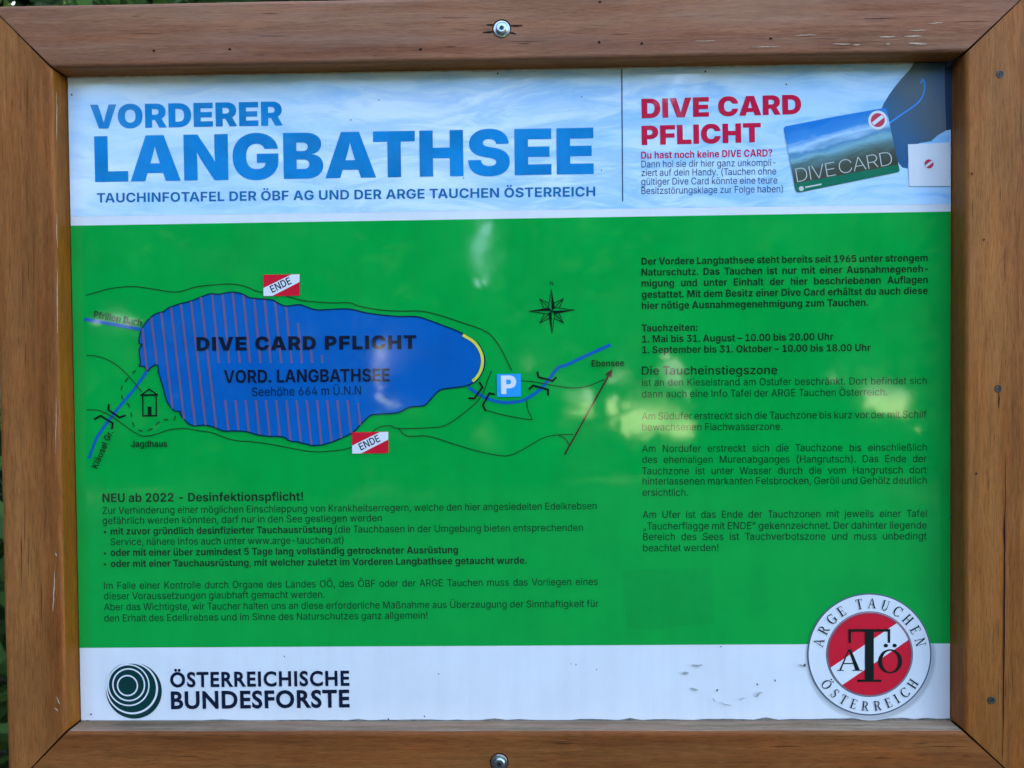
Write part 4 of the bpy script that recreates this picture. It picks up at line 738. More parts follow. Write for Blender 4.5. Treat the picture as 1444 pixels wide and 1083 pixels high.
# ------------------------------------------------------------------ the ground, the lake and the shore
def sheet(name, x0, x1, y0, y1, z, mat, kind='structure', nx=1, ny=1, wob=0.0, seed=1):
    rnd = random.Random(seed)
    V = [(x0 + (x1 - x0) * i / nx, y0 + (y1 - y0) * j / ny, z + rnd.uniform(-wob, wob)) for j in range(ny + 1) for i in range(nx + 1)]
    F = [(j * (nx + 1) + i, j * (nx + 1) + i + 1, (j + 1) * (nx + 1) + i + 1, (j + 1) * (nx + 1) + i) for j in range(ny) for i in range(nx)]
    o = link_mesh(name, V, F, mat)
    o['kind'] = kind
    return o
M['ground'] = plain('forest floor', (.028, .028, .016), .95, 0, .5, 2.5)
M['gravel'] = plain('sunlit grass', (.40, .46, .19), .9, 0, .3, 6)
mt, t, b = new_mat('lake water')
b.inputs['Base Color'].default_value = (.01, .05, .055, 1); b.inputs['Roughness'].default_value = .06; b.inputs['IOR'].default_value = 1.333
bump(t, noise(t, mapping(t, (1.2, .5, 1)), 1.0, 3, .5), .25, .05, b)
M['water'] = mt
g = sheet('ground', -400, 400, -16, 600, 0.0, M['ground'])
g = sheet('meadow', -90, 90, -42, -16, -.02, M['gravel'])
g = sheet('lake', -400, 400, -900, -42, -.10, M['water'])

# ------------------------------------------------------------------ trees and bushes
M['bark'] = plain('bark', (.09, .065, .045), .9, 0, .4, 12)
def leaf_mat(name, c):
    mt, t, b = new_mat(name)
    oi = N(t, 'ShaderNodeNewGeometry')
    col = ramp(t, oi.outputs['Random Per Island'], [(0, tuple(x * .55 for x in c)), (.5, c), (1, tuple(x * 1.5 for x in c))])
    t.links.new(col, b.inputs['Base Color'])
    b.inputs['Roughness'].default_value = .75
    b.inputs['Specular IOR Level'].default_value = .12
    tr = N(t, 'ShaderNodeBsdfTranslucent'); t.links.new(col, tr.inputs[0])
    ms = N(t, 'ShaderNodeMixShader'); ms.inputs[0].default_value = .3
    t.links.new(b.outputs[0], ms.inputs[1]); t.links.new(tr.outputs[0], ms.inputs[2])
    t.links.new(ms.outputs[0], t.nodes['Material Output'].inputs[0])
    return mt
M['leaf_dark'] = leaf_mat('dark leaves', (.030, .060, .014))
M['leaf_shore'] = leaf_mat('deep green leaves', (.014, .030, .007))
M['leaf_mid'] = leaf_mat('mid green leaves', (.055, .105, .02))
M['leaf_yellow'] = leaf_mat('yellow green leaves', (.16, .20, .03))

def leaves(rs, centres, n, spread, size):
    """n leaf-sized faces spread around the clump centres."""
    idx = rs.integers(0, len(centres), n)
    c = centres[idx] + rs.normal(0, 1, (n, 3)) * spread
    a = rs.normal(0, 1, (n, 3)); a /= np.linalg.norm(a, axis=1)[:, None]
    bb = rs.normal(0, 1, (n, 3)); bb -= (bb * a).sum(1)[:, None] * a; bb /= np.linalg.norm(bb, axis=1)[:, None]
    s = size * rs.uniform(.6, 1.3, n)[:, None]
    return c, a * s, bb * s * .5
def leaf_mesh(name, c, a, b, mat, parent):
    n = len(c)
    V = np.stack([c - a, c - b * .9 + a * .1, c + a, c + b * .9 + a * .1], 1).reshape(-1, 3)
    return link_mesh(name, V, [(4 * i, 4 * i + 1, 4 * i + 2, 4 * i + 3) for i in range(n)], mat, parent)
def tube(V, F, p, q, r0, r1, n=8):
    p, q = Vector(p), Vector(q); d = (q - p).normalized(); s = d.orthogonal().normalized(); w = d.cross(s)
    b = len(V)
    for c, r in ((p, r0), (q, r1)):
        for k in range(n):
            an = 2 * math.pi * k / n
            V.append(tuple(c + s * (r * math.cos(an)) + w * (r * math.sin(an))))
    F += [(b + k, b + (k + 1) % n, b + n + (k + 1) % n, b + n + k) for k in range(n)] + [tuple(b + n + k for k in range(n))]
# openings between the crowns by the lake (x, z, half width, half height at 10 m from the board)
GAPS = [(-.48, 3.2, .13, .58), (-.62, 2.7, .06, .25), (-1.95, 1.45, .15, .60), (-1.8, 1.0, .10, .2), (2.0, 1.46, .30, .27), (2.25, 1.2, .14, .10), (1.0, 1.0, .46, .25), (1.6, .84, .62, .32), (2.15, .66, .38, .30), (.75, 1.18, .2, .10),
        (.14, 1.49, .15, .12), (1.22, 1.37, .24, .15), (-.52, .45, .14, .26), (.95, .3, .08, .1), (4.30, 1.34, .20, .14), (5.02, 1.02, .46, .34), (4.7, 1.2, .15, .1),
        (-5.78, 2.2, .45, .12), (-2.6, .25, .55, .10), (2.85, 1.15, .08, .08), (5.5, .6, .2, .10), (-3.9, 1.6, .10, .08), (-1.5, 1.3, .07, .07), (3.4, 1.5, .2, .05), (2.4, 1.95, .06, .06)]
def clear(c, cz=1.45):
    k = 10.0 / np.maximum(1.0, -c[:, 1])
    x, z = c[:, 0] * k, cz + (c[:, 2] - cz) * k
    keep = np.ones(len(c), bool)
    for gx, gz, rx, rz in GAPS: keep &= ((x - gx) / rx) ** 2 + ((z - gz) / rz) ** 2 > 1.0 + .55 * np.sin(21 * x + 13 * z) * np.sin(17 * z - 9 * x) + .25 * np.sin(47 * x - 31 * z)
    return keep
def tree(name, label, cat, x, y, h, crown, n, mat, seed, leaf=.12, group=None, gaps=False, trunk=.12, low=.15):
    """crown: (half width x, half depth y); a trunk with limbs and clumps of leaves from low*h up to h."""
    rs = np.random.default_rng(seed)
    e = empty(name, (x, y, 0), label, cat, group)
    V, F = [], []
    tops = [(0, 0, 0), (rs.normal(0, .05), rs.normal(0, .05), h * .45), (rs.normal(0, .12), rs.normal(0, .12), h * .9)]
    tube(V, F, tops[0], tops[1], trunk, trunk * .7); tube(V, F, tops[1], tops[2], trunk * .7, trunk * .2)
    cen = []
    m = 26
    for k in range(m):
        u = (k + rs.uniform(0, 1)) / m
        z = h * (low + (1 - low) * u)
        w = (math.sin(math.pi * min(1, .22 + u * .78)) ** .6) * rs.uniform(.55, 1.0)
        an = k * 2.4 + rs.uniform(-.4, .4)
        c = (math.cos(an) * crown[0] * w, math.sin(an) * crown[1] * w, z)
        zs = max(.1, z - h * .12)
        tube(V, F, (0, 0, zs), c, trunk * .28, trunk * .06, 5)
        for q in (1.0, .65, .35): cen.append((c[0] * q, c[1] * q, zs + (z - zs) * q))
    c, a, b = leaves(rs, np.array(cen), n, np.array([crown[0] * .2, crown[1] * .2, h * .05]), leaf)
    k = c[:, 2] > .03
    if gaps: k &= clear(c + np.array([x, y, 0]))
    link_mesh('trunk', V, F, M['bark'], e)
    leaf_mesh('crown', c[k], a[k], b[k], mat, e)
    return e

rq = random.Random(5)
G1 = 'trees along the lake shore facing the board'
for i, (x, y, h, cw) in enumerate([(-9.2, -10.4, 5.6, 2.6), (-6.4, -9.6, 5.0, 2.2), (-4.0, -10.2, 5.8, 2.2), (-1.5, -9.4, 5.3, 2.0), (1.0, -10.3, 5.7, 2.0),
                                   (3.2, -9.5, 5.1, 2.0), (5.6, -10.0, 5.6, 2.2), (8.4, -10.6, 5.2, 2.4)]):
    tree('shore_tree', 'dense dark broadleaf tree standing by the lake across from the board', 'tree', x, y, h, (cw, 1.3), 17000, M['leaf_shore'], 11 + i, .14, G1, True, .14, .02)
for i, (x, y, h, cw, lb) in enumerate([(-4.6, -2.6, 9.0, 1.7, 'unseen dense tree added for shade to the left in front of the sign'), (-4.2, .2, 8.5, 1.7, 'unseen dense tree added for shade at the left side of the sign')]):
    tree('added_shade_tree', lb, 'tree', x, y, h, (cw, 1.6), 15000, M['leaf_shore'], 80 + i, .16, None, False, .15, .02)  # unseen trees added to block sky light from the left
# shrubs behind the board
for i, (x, y, h, cw, mt_, lb, nm) in enumerate([
        (-1.15, 1.5, 2.5, .75, 'leaf_mid', 'mid green leafy shrub behind the left edge of the sign frame', 'shrub'),
        (-2.6, 2.6, 3.2, 1.2, 'leaf_yellow', 'sunlit yellow green shrub far left behind the sign', 'shrub'),
        (.1, 2.0, 2.7, 1.0, 'leaf_mid', 'mid green leafy shrub showing over the top rail of the sign', 'shrub'),
        (1.5, 2.4, 2.9, 1.1, 'leaf_dark', 'dark shrub behind the right side of the sign', 'shrub')]):
    tree(nm, lb, 'shrub', x, y, h, (cw, .6), 9000, M[mt_], 40 + i, .05, None, False, .03, .03)
FT = [(-6.6, 6.2, 19.0, 3.0, 'tall dark tree farthest to the left behind the sign'), (-3.2, 5.2, 18.5, 2.6, 'tall dark tree behind the left stile of the sign'),
      (-.3, 6.0, 20.0, 2.8, 'tall dark tree behind the middle of the sign'), (2.9, 5.3, 18.0, 2.6, 'tall dark tree behind the right stile of the sign'), (6.3, 6.1, 19.0, 3.0, 'tall dark tree farthest to the right behind the sign')]
for i, (x, y, h, cw, lb) in enumerate(FT):
    tree('forest_tree', lb, 'tree', x, y, h, (cw, 1.6), 17000, M['leaf_dark'], 60 + i, .22, None, False, .16, .03)  # heights stretched so their shadow darkens the ground before the board

# ------------------------------------------------------------------ the board: frame
board = empty('information_board', (0, 0, 0), 'brown wooden framed information board with glossy green lake map panel', 'sign')
PW, PH, FD = .405, .30035, .022
OFF = {'T': .0562, 'B': .056, 'L': .0552, 'R': .060}
def rail(name, side, mats, label):
    """One mitred frame member: inner face, rounded arrises, front, outer face, back."""
    w = OFF[side]
    r = .0035
    prof = [(0.0, .028)]
    prof += [(0.0, .0), (0.0002, -FD + r)]
    prof += [(.0002 + r - r * math.cos(a), -FD + r - r * math.sin(a)) for a in (math.radians(q) for q in (18, 36, 54, 72, 90))]
    prof += [(w * .35, -FD - .0002), (w * .7, -FD)]
    prof += [(w - r + r * math.sin(a), -FD + r - r * math.cos(a)) for a in (math.radians(q) for q in (0, 30, 60, 90))]
    prof += [(w, .028)]
    horiz = side in 'TB'
    nbs = ('L', 'R') if horiz else ('B', 'T')
    nseg = 40
    V = []
    n = len(prof)
    for k in range(nseg + 1):
        u = k / nseg
        for o, y in prof:
            gap = .00045 + .0009 * (1 - o / w)
            e0 = -((PW if horiz else PH) + o * OFF[nbs[0]] / w) + gap
            e1 = ((PW if horiz else PH) + o * OFF[nbs[1]] / w) - gap
            s = e0 + (e1 - e0) * u
            wob = .00025 * math.sin(s * 31 + ord(side)) + .00015 * math.sin(s * 83)
            q = ((PH if horiz else PW) + o) * (1 if side in 'TR' else -1)
            V.append((s, y - (wob if y < -.001 else 0), BZ + q) if horiz else (q, y - (wob if y < -.001 else 0), BZ + s))
    F, MI, SM = [], [], []
    for k in range(nseg):
        for j in range(n - 1):
            a, b_, c, d = k * n + j, k * n + j + 1, (k + 1) * n + j + 1, (k + 1) * n + j
            F.append((a, b_, c, d) if side in 'TL' else (a, d, c, b_))
            MI.append(1 if j <= 2 else 0)
    F.append(tuple(range(n))); MI.append(0)
    F.append(tuple(nseg * n + i for i in range(n))[::-1]); MI.append(0)
    o = link_mesh(name, V, F, mats, board, MI)
    import bmesh
    bm = bmesh.new(); bm.from_mesh(o.data); bmesh.ops.recalc_face_normals(bm, faces=bm.faces[:]); bm.to_mesh(o.data); bm.free()
    o['label'] = label
    return o
top = rail('frame_rail', 'T', [M['wood_top'], M['wood_lip']], 'greyed brown upper rail of the frame')
bot = rail('frame_rail', 'B', [M['wood_bottom'], M['wood_grey']], 'orange brown lower rail with bare greyed upper edge')
lef = rail('frame_stile', 'L', [M['wood_left'], M['wood_ochre']], 'left stile with ochre inner edge')
rig = rail('frame_stile', 'R', [M['wood_right'], M['wood_right']], 'right stile with three small dark screws')
# unseen backing added to keep the mitre gaps dark; posts that carry the board
def box(V, F, x0, x1, y0, y1, z0, z1):
    b = len(V)
    V += [(x, y, z) for z in (z0, z1) for y in (y0, y1) for x in (x0, x1)]
    F += [tuple(b + i for i in f) for f in ((0, 2, 3, 1), (4, 5, 7, 6), (0, 1, 5, 4), (2, 6, 7, 3), (0, 4, 6, 2), (1, 3, 7, 5))]
for sx in (-1, 1):
    V, F = [], []
    box(V, F, sx * .425 - .032, sx * .425 + .032, .0405, .105, -.05, BZ + .33)
    link_mesh('post', V, F, M['wood_left'], board)
V, F = [], []
box(V, F, -.45, .45, .0284, .0400, BZ - .345, BZ + .345)
link_mesh('gap_backing', V, F, M['crack'], board)
V, F = [], []
box(V, F, -.404, .404, .0, .012, BZ - .2998, BZ + .2998)
panel = link_mesh('panel', V, F, M['white'], board)

# screws ---------------------------------------------------------------
def lathe(prof, cx, cy, cz, n=32):
    V, F = [], []
    for r, y in prof:
        for k in range(n):
            a = 2 * math.pi * k / n
            V.append((cx + r * math.cos(a), cy + y, cz + r * math.sin(a)))
    for j in range(len(prof) - 1):
        for k in range(n):
            F.append((j * n + k, j * n + (k + 1) % n, (j + 1) * n + (k + 1) % n, (j + 1) * n + k))
    F.append(tuple((len(prof) - 1) * n + k for k in range(n)))
    return V, F
def screw(px, py, R, bright, label, parent):
    x, z = at(px, py, -FD - .001)
    y = -FD
    if bright:
        prof = [(R * 1.02, .001), (R * 1.02, -.0006), (R * .97, -.0012), (R * .86, -.0014), (R * .80, -.0009), (R * .74, -.0010), (R * .70, -.0026), (R * .60, -.0034), (R * .44, -.0038)]
        prof = [(R * 1.0, .001)] + prof[1:]
        V, F = lathe(prof, x, y, z)
        o = link_mesh('screw', V, F, M['zinc'], parent, smooth=False)
        HV, HF = lathe([(R * 1.03, -.0003), (R * 1.14, -.0004)], x, y, z + .0006)
        link_mesh('screw_hole', HV, HF[:-1], M['crack'], parent)
        pts = [(R * (.36 if k % 2 == 0 else .23)) for k in range(12)]
        S = [(x + pts[k] * math.cos(k * math.pi / 6 + .3), y - .00395, z + pts[k] * math.sin(k * math.pi / 6 + .3)) for k in range(12)]
        c = link_mesh('socket', S, [tuple(range(12))], M['socket'], o)
    else:
        prof = [(R, .0006), (R, -.0004), (R * .8, -.0006), (R * .45, -.0003)]
        V, F = lathe(prof, x, y, z, 20)
        o = link_mesh('screw', V, F, M['steel'], parent)
        S = [(x + R * .34 * math.cos(k * math.pi / 4), y - .0008, z + R * .34 * math.sin(k * math.pi / 4)) for k in range(8)]
        c = link_mesh('socket', S, [tuple(range(8))], M['socket'], o)
    o['label'] = label
    return o
screw(707.5, 41, .0073, True, 'bright star-drive screw in the upper rail', board)
screw(704, 1076, .0073, True, 'bright star-drive screw in the lower rail', board)
screw(1411, 104, .0034, False, 'small dark screw near the top of the right stile', board)
screw(1408, 548, .0034, False, 'small dark screw half way up the right stile', board)
screw(1399, 988, .0034, False, 'small dark screw near the foot of the right stile', board)

# wear on the wood: cracks, chips, scratches, each a thin sliver on the face -----
def sliver(V, F, pts, w, y):
    q = [at(*p, y) for p in pts]
    b = len(V); n = len(q)
    for i in range(n):
        t_ = q[min(i + 1, n - 1)] - q[max(i - 1, 0)]; t_ = t_ / np.hypot(*t_); nn = np.array([-t_[1], t_[0]])
        h = w * .5 * .64e-3 * (0.15 + .85 * math.sin(math.pi * (i + .3) / (n - .4)))
        V.append((q[i][0] + nn[0] * h, y, q[i][1] + nn[1] * h)); V.append((q[i][0] - nn[0] * h, y, q[i][1] - nn[1] * h))
    F += [(b + 2 * i, b + 2 * i + 1, b + 2 * i + 3, b + 2 * i + 2) for i in range(n - 1)]
rw = random.Random(8)
def wob(x0, y0, x1, y1, n, a): return [(x0 + (x1 - x0) * i / n + rw.uniform(-a, a), y0 + (y1 - y0) * i / n + rw.uniform(-a, a)) for i in range(n + 1)]
YF = -FD - .0007
V, F = [], []
for s in ([(718, 36), (727, 36.5), (737, 36)], [(716, 46), (723, 46.5), (728, 48)], [(681, 45.5), (690, 45), (697, 44.5)], [(686, 34.5), (692, 35), (699, 35)]): sliver(V, F, s, 2.2, YF)
for k in range(18):
    x, y = rw.uniform(60, 1380), rw.uniform(18, 80)
    sliver(V, F, wob(x, y, x + rw.uniform(8, 60), y + rw.uniform(-1.2, .4), 4, .25), rw.uniform(.35, .75), YF)
for x, y in ((217, 72), (324, 70), (593, 70), (845, 60), (905, 62), (1087, 55), (846, 3)): sliver(V, F, [(x - 2, y), (x, y - 1), (x + 2, y)], 3.0, YF)
o = link_mesh('crack', V, F, M['crack'], top); o['label'] = 'fine dark cracks and knots beside the screw'
V, F = [], []
sliver(V, F, wob(1418, 640, 1414, 1083, 14, .5), 2.0, YF)
o = link_mesh('seam', V, F, M['crack'], rig); o['label'] = 'long dark seam down the right stile'
V, F = [], []
sliver(V, F, [(1408.5, 553), (1409, 562), (1408.3, 575)], 1.8, YF)
for x, y in ((1376, 668), (1387, 338), (1370, 245)): sliver(V, F, [(x, y - 2), (x + .8, y), (x, y + 2)], 2.2, YF)
for k in range(22):
    x, y = rw.uniform(1366, 1440), rw.uniform(120, 1000)
    sliver(V, F, wob(x, y, x + rw.uniform(-1, .6), y + rw.uniform(10, 70), 4, .2), rw.uniform(.35, .7), YF)
o = link_mesh('crack', V, F, M['crack'], rig)
V, F = [], []
for k in range(24):
    x, y = rw.uniform(12, 76), rw.uniform(110, 1000)
    sliver(V, F, wob(x, y, x + rw.uniform(-.6, 1), y + rw.uniform(10, 70), 4, .2), rw.uniform(.35, .7), YF)
o = link_mesh('crack', V, F, M['crack'], lef)
V, F = [], []
for (x0, y0, x1, y1, w) in ((1175, 62, 1200, 62, 1.6), (1203, 63, 1213, 63, 1.6), (1249, 62, 1254, 62, 2.6), (1282, 61, 1307, 62, 2.6),
                            (1240, 52, 1262, 51.5, 1.6), (1275, 51, 1300, 51, 1.8), (1283, 43, 1306, 42.5, 1.4), (1120, 50, 1150, 49, 1.2), (1310, 33, 1330, 32, 1.3), (1060, 66, 1100, 66, 1.0), (980, 58, 1010, 57, .9)):
    V, F = [], []; sliver(V, F, wob(x0, y0, x1, y1, 6, .5), w, YF); link_mesh('paint_chip', V, F, M['chip'], top)
V, F = [], []
for (x0, y0, x1, y1, w) in ((77, 805, 75, 862, 1.8), (78, 780, 80, 784, 2), (80, 983, 84, 993, 2.2), (77, 998, 82, 1003, 2), (81, 380, 81, 470, 1.3), (80, 300, 80.5, 350, 1.0), (79, 560, 79, 640, 1.0), (80, 130, 80, 200, 1.0)):
    V, F = [], []; sliver(V, F, wob(x0, y0, x1, y1, 7, .5), w, YF); link_mesh('paint_chip', V, F, M['chip'], lef)
V, F = [], []
for k in range(16):
    x = rw.uniform(130, 1380); y = rw.uniform(1044, 1082)
    sliver(V, F, wob(x, y, x + rw.uniform(10, 70), y + rw.uniform(-.6, .6), 5, .3), rw.uniform(.35, .75), YF)
o = link_mesh('crack', V, F, M['crack'], bot)

# ------------------------------------------------------------------ the print on the panel
def P(name, ink, mat, label=None): return ink.build(name, M[mat], panel, label)
# header picture, white strip, green field
HB = [(60, 305.8), (1400, 286.4)]
ik = Ink()
gx0, gx1 = -.404, .404
def zline(p, q, x): a, b_ = at(*p), at(*q); return a[1] + (b_[1] - a[1]) * (x - a[0]) / (b_[0] - a[0])
zt = BZ + .2995
h0, h1 = zline((100, 305.3), (1343, 287.5), gx0), zline((100, 305.3), (1343, 287.5), gx1)
ik.add([np.array(p) for p in ((gx0, h0), (gx1, h1), (gx1, zt), (gx0, zt))], [(0, 1, 2, 3)], LAY(1))
P('header_picture', ik, 'header', 'pale blue water picture behind the headings')
ik = Ink()
g0, g1 = zline((100.4, 318.3), (1343, 298.3), gx0), zline((100.4, 318.3), (1343, 298.3), gx1)
k0, k1 = zline((111, 913.5), (1338.5, 907.3), gx0), zline((111, 913.5), (1338.5, 907.3), gx1)
ik.add([np.array(p) for p in ((gx0, k0), (gx1, k1), (gx1, g1), (gx0, g0))], [(0, 1, 2, 3)], LAY(1))
P('green_field', ik, 'green', 'bright green field carrying the lake map and rules')
ik = Ink()
rs2 = random.Random(3)
poly(ik, [(878, 806), (905, 803), (960, 802), (1004, 801), (1007, 830), (1005, 862), (1006, 878), (965, 882), (930, 887), (884, 886), (880, 850)], 2)
P('faded_patch', ik, 'stain', 'slightly darker square patch on the green')

ik = Ink()
text(ik, (900, 'VORDERER'), (128, 181.6), (399, 177.0), 33.8, 3, seg=6)
text(ik, (900, 'LANGBATHSEE'), (134.5, 256.7), (837.3, 245.3), 64.8, 3, seg=8)
P('heading', ik, 'title', 'large blue heading naming the lake')
ik = Ink()
text(ik, (700, 'TAUCHINFOTAFEL DER ÖBF AG UND DER ARGE TAUCHEN ÖSTERREICH'), (137, 285.8), (839.5, 276.8), 13.4, 3, seg=4)
P('subheading', ik, 'subtitle')
ik = Ink()
ribbon(ik, [(876.8, 97), (878, 284)], 1.5, 3, False)
P('divider_line', ik, 'grey')
ik = Ink()
text(ik, (900, 'DIVE CARD'), (904.8, 167.0), (1129.8, 161), 27.5, 3, seg=6)
text(ik, (900, 'PFLICHT'), (904.8, 204.8), (1073, 200.6), 27.3, 3, seg=6)
text(ik, (700, 'Du hast noch keine DIVE CARD?'), (904.2, 224.0), (1089, 220.6), 10.2, 3)
P('red_heading', ik, 'red', 'crimson heading over the card notice')
ik = Ink()
for s_, y0, x1, y1 in (('Dann hol sie dir hier ganz unkompli-', 236.3, 1093.5, 233.9), ('ziert auf dein Handy. (Tauchen ohne', 248.4, 1094.5, 246.1),
                       ('gültiger Dive Card könnte eine teure', 260.9, 1096, 258.8), ('Besitzstörungsklage zur Folge haben)', 273.8, 1104, 271.0)):
    text(ik, (400, s_), (904.5, y0), (x1, y1), 9.6, 3)
P('card_notice', ik, 'grey')

M['navy2'] = print_mat('print dark strip', (.025, .05, .085), .08)
# diver picture and the printed card
M['diver'] = picture_mat('print diver picture', [(0.0, (.03, .11, .24)), (.30, (.055, .13, .23)), (.5, (.10, .135, .165)), (.72, (.13, .15, .165)), (1.0, (.075, .14, .22))], *[at(*q)[1] * math.cos(-1.0) - at(*q)[0] * math.sin(-1.0) for q in ((1236, 200), (1338, 105))], (26, 26, 40), .45, -1.0)
ik = Ink()
poly(ik, [(1294, 80), (1283, 98), (1272, 110), (1262, 122), (1254, 133), (1246, 146), (1241, 158), (1238, 178), (1236, 196), (1243, 208), (1254, 217), (1264, 226), (1272, 236), (1280, 238), (1281, 224), (1296, 202), (1313, 199), (1322, 191), (1334, 184), (1346, 182), (1352, 182), (1352, 80)], 2)
P('diver_picture', ik, 'diver', 'dark blue picture of a diver reaching for the card')
ik = Ink()
poly(ik, [(1331.5, 82), (1352, 82), (1352, 182), (1344, 181), (1334, 184), (1332.5, 140)], 3)
P('diver_side_strip', ik, 'navy2')  # darker strip at the right end of the diver picture
ik = Ink()
ribbon(ik, [(1298, 118), (1301, 112), (1303.5, 120), (1302, 132), (1296, 143), (1284, 153), (1272, 161), (1262, 168), (1252, 175)], 2.2, 4, True)
M['cord'] = print_mat('print cord', (.07, .30, .68), .04)
P('cord', ik, 'cord', 'thin blue cord in the picture')
ang = math.radians(14)
M['card'] = picture_mat('print card picture', [(0.0, (.065, .062, .04)), (.25, (.085, .095, .075)), (.38, (.12, .21, .20)), (.50, (.24, .44, .48)), (.58, (.11, .27, .42)), (.69, (.46, .64, .78)), (.80, (.06, .27, .60)), (1.0, (.015, .19, .55))],
                        at(1190, 250)[1] * math.cos(ang) - at(1190, 250)[0] * math.sin(ang), at(1190, 163)[1] * math.cos(ang) - at(1190, 163)[0] * math.sin(ang), (34, 34, 120), .30, ang)
ik = Ink()
poly(ik, [(1105, 181.5), (1107, 178.5), (1178, 164.5), (1246, 152.6), (1249.3, 153.5), (1252, 165), (1255, 180), (1262, 212), (1268.3, 240), (1267, 242.6), (1200, 256.5), (1127, 271.5), (1123.5, 270.8), (1121.5, 268), (1114, 228)], 5)
P('card_picture', ik, 'card', 'printed card with blue sky and dark hills')
ik = Ink()
poly(ik, [(1119.4, 259.4), (1266.2, 232.4), (1268.2, 239.8), (1267, 242.4), (1200, 256.3), (1127, 271.3), (1123.6, 270.6), (1121.7, 268)], 6)
P('card_strip', ik, 'cardgreen', 'green strip along the foot of the card')
ik = Ink()
text(ik, (200, 'DIVE'), (1123.8, 257.0), (1178.5, 247.2), 19.0, 7, seg=5)
text(ik, (200, 'CARD'), (1184, 245.6), (1258.5, 232.3), 19.0, 7, seg=5)
disc(ik, (1129.5, 266.3), 3.4, 7, 20)
ribbon(ik, [(1135, 264.5), (1158, 260)], 2.0, 7, False)
P('card_lettering', ik, 'pale', 'thin pale lettering on the card')
def mini(c, r, nm, lay):
    ik = Ink(); disc(ik, c, r, lay, 40); P(nm, ik, 'white')
    ik = Ink(); disc(ik, c, r * .74, lay + 1, 40); P(nm + '_disc', ik, 'rubred')
    ik = Ink()
    k = r * .74; a = math.radians(38); d_ = (math.cos(a), -math.sin(a)); n_ = (d_[1], -d_[0]); w = k * .26
    e = math.sqrt(k * k - w * w) * .98
    poly(ik, [(c[0] + s * e * d_[0] + q * w * n_[0], c[1] + s * e * d_[1] + q * w * n_[1]) for s, q in ((-1, -1), (1, -1), (1, 1), (-1, 1))], lay + 2)
    P(nm + '_stripe', ik, 'white')
mini((1237.2, 169.8), 13.0, 'card_emblem', 7)
ik = Ink()
poly(ik, [(1279.7, 203.8), (1338.8, 201.2), (1340, 262.6), (1281.8, 263)], 6)
P('white_square', ik, 'white', 'white square beside the card')
mini((1309.3, 231.5), 8.5, 'square_emblem', 7)

# lake map ----------------------------------------------------------------
LAKE = [(201, 463), (207.8, 453), (219.4, 443), (231, 439.7), (237.7, 434.7), (252.7, 429), (269.3, 424.7), (286, 418), (297.5, 414.4), (309, 415), (327.5, 412), (342.4, 414.8),
        (352.4, 419.8), (365.7, 421.4), (384, 423), (392.3, 427.4), (404, 431.7), (422, 429.7), (432, 432.4), (447, 437), (480, 435.7), (496.5, 436.4), (513, 440.4), (536.4, 444),
        (563, 446.4), (586.3, 446.4), (599.6, 449.7), (619.5, 457), (639.5, 464.6), (652.8, 470.6), (669.4, 480.3), (677.7, 489.6), (683.4, 504.5), (682.7, 517.8), (677.7, 529.5),
        (669.4, 538.8), (656, 544.4), (639.5, 546.8), (624.5, 548.8), (616.2, 553.4), (606.2, 564.4), (598, 572), (583, 573.4), (574.6, 575.4), (566.3, 580), (556.4, 582.7),
        (529.8, 584.3), (521.5, 586.6), (509.8, 597.6), (498.2, 609.3), (476.6, 620), (456.6, 626.9), (440, 628.2), (435.5, 626.9), (420.5, 623.2), (409, 621.6), (399, 616),
        (379, 615.2), (362.4, 612.6), (347.4, 608.6), (329, 607.6), (315.8, 607.6), (300.9, 602), (289.2, 599.3), (276, 600.3), (266, 597), (256, 586), (254.3, 580.3), (246, 578.7),
        (236, 566), (229.4, 542.8), (224.4, 526), (222, 514.5), (212.8, 518.8), (208.8, 522.8), (203.5, 516.8), (196.8, 516.2), (198.5, 511.2), (196.8, 493), (201, 486.3), (196.8, 483.6), (197.5, 473)]
ik = Ink(); lk = spline(LAKE, 3, True); poly(ik, lk, 4); P('map_lake', ik, 'lake', 'blue lake shape of the map')
LP = np.array(lk)
def inlake(x, y):
    Q = np.roll(LP, -1, 0); c = ((LP[:, 1] > y) != (Q[:, 1] > y)) & (x < (Q[:, 0] - LP[:, 0]) * (y - LP[:, 1]) / (Q[:, 1] - LP[:, 1] + 1e-12) + LP[:, 0])
    return c.sum() % 2 == 1
ik = Ink()
def hatch(x, y0, y1, ref, slope=.10):
    """Strokes of one line kept inside the lake and out of the lettering band."""
    run = []
    y = y0
    while y <= y1:
        xx = x + (y - ref) * slope
        if inlake(xx, y): run.append((xx, y))
        else:
            if len(run) > 6: ribbon(ik, [run[0], run[len(run) // 2], run[-1]], 3.1, 5, True)
            run = []
        y += 1
    if len(run) > 6: ribbon(ik, [run[0], run[len(run) // 2], run[-1]], 3.1, 5, True)
for k in range(0, 11):
    x = 455.2 - 14.6 * k
    hatch(x, {0: 501, 1: 488, 2: 456}.get(k, 405), 512, 512)
for k in range(0, 14): hatch(318 + 14.35 * k, 564.5 if k < 13 else 568, 640, 564.5, .105)
for k in range(11, 21): hatch(455.2 - 14.6 * k, 405, 640, 512, .118)
P('map_hatching', ik, 'hatch', 'mauve hatching over the western part of the lake')
ik = Ink(); ribbon(ik, LAKE, 2.0, 6, True, True); P('map_shoreline', ik, 'shore')
ik = Ink()
ribbon(ik, [(652.8, 472.3), (669.4, 483.2), (679.2, 499.5), (679.8, 516), (674.4, 529.5), (666.4, 537.6)], 4.2, 7)
P('map_entry_zone', ik, 'yellow', 'yellow arc marking the eastern shore')
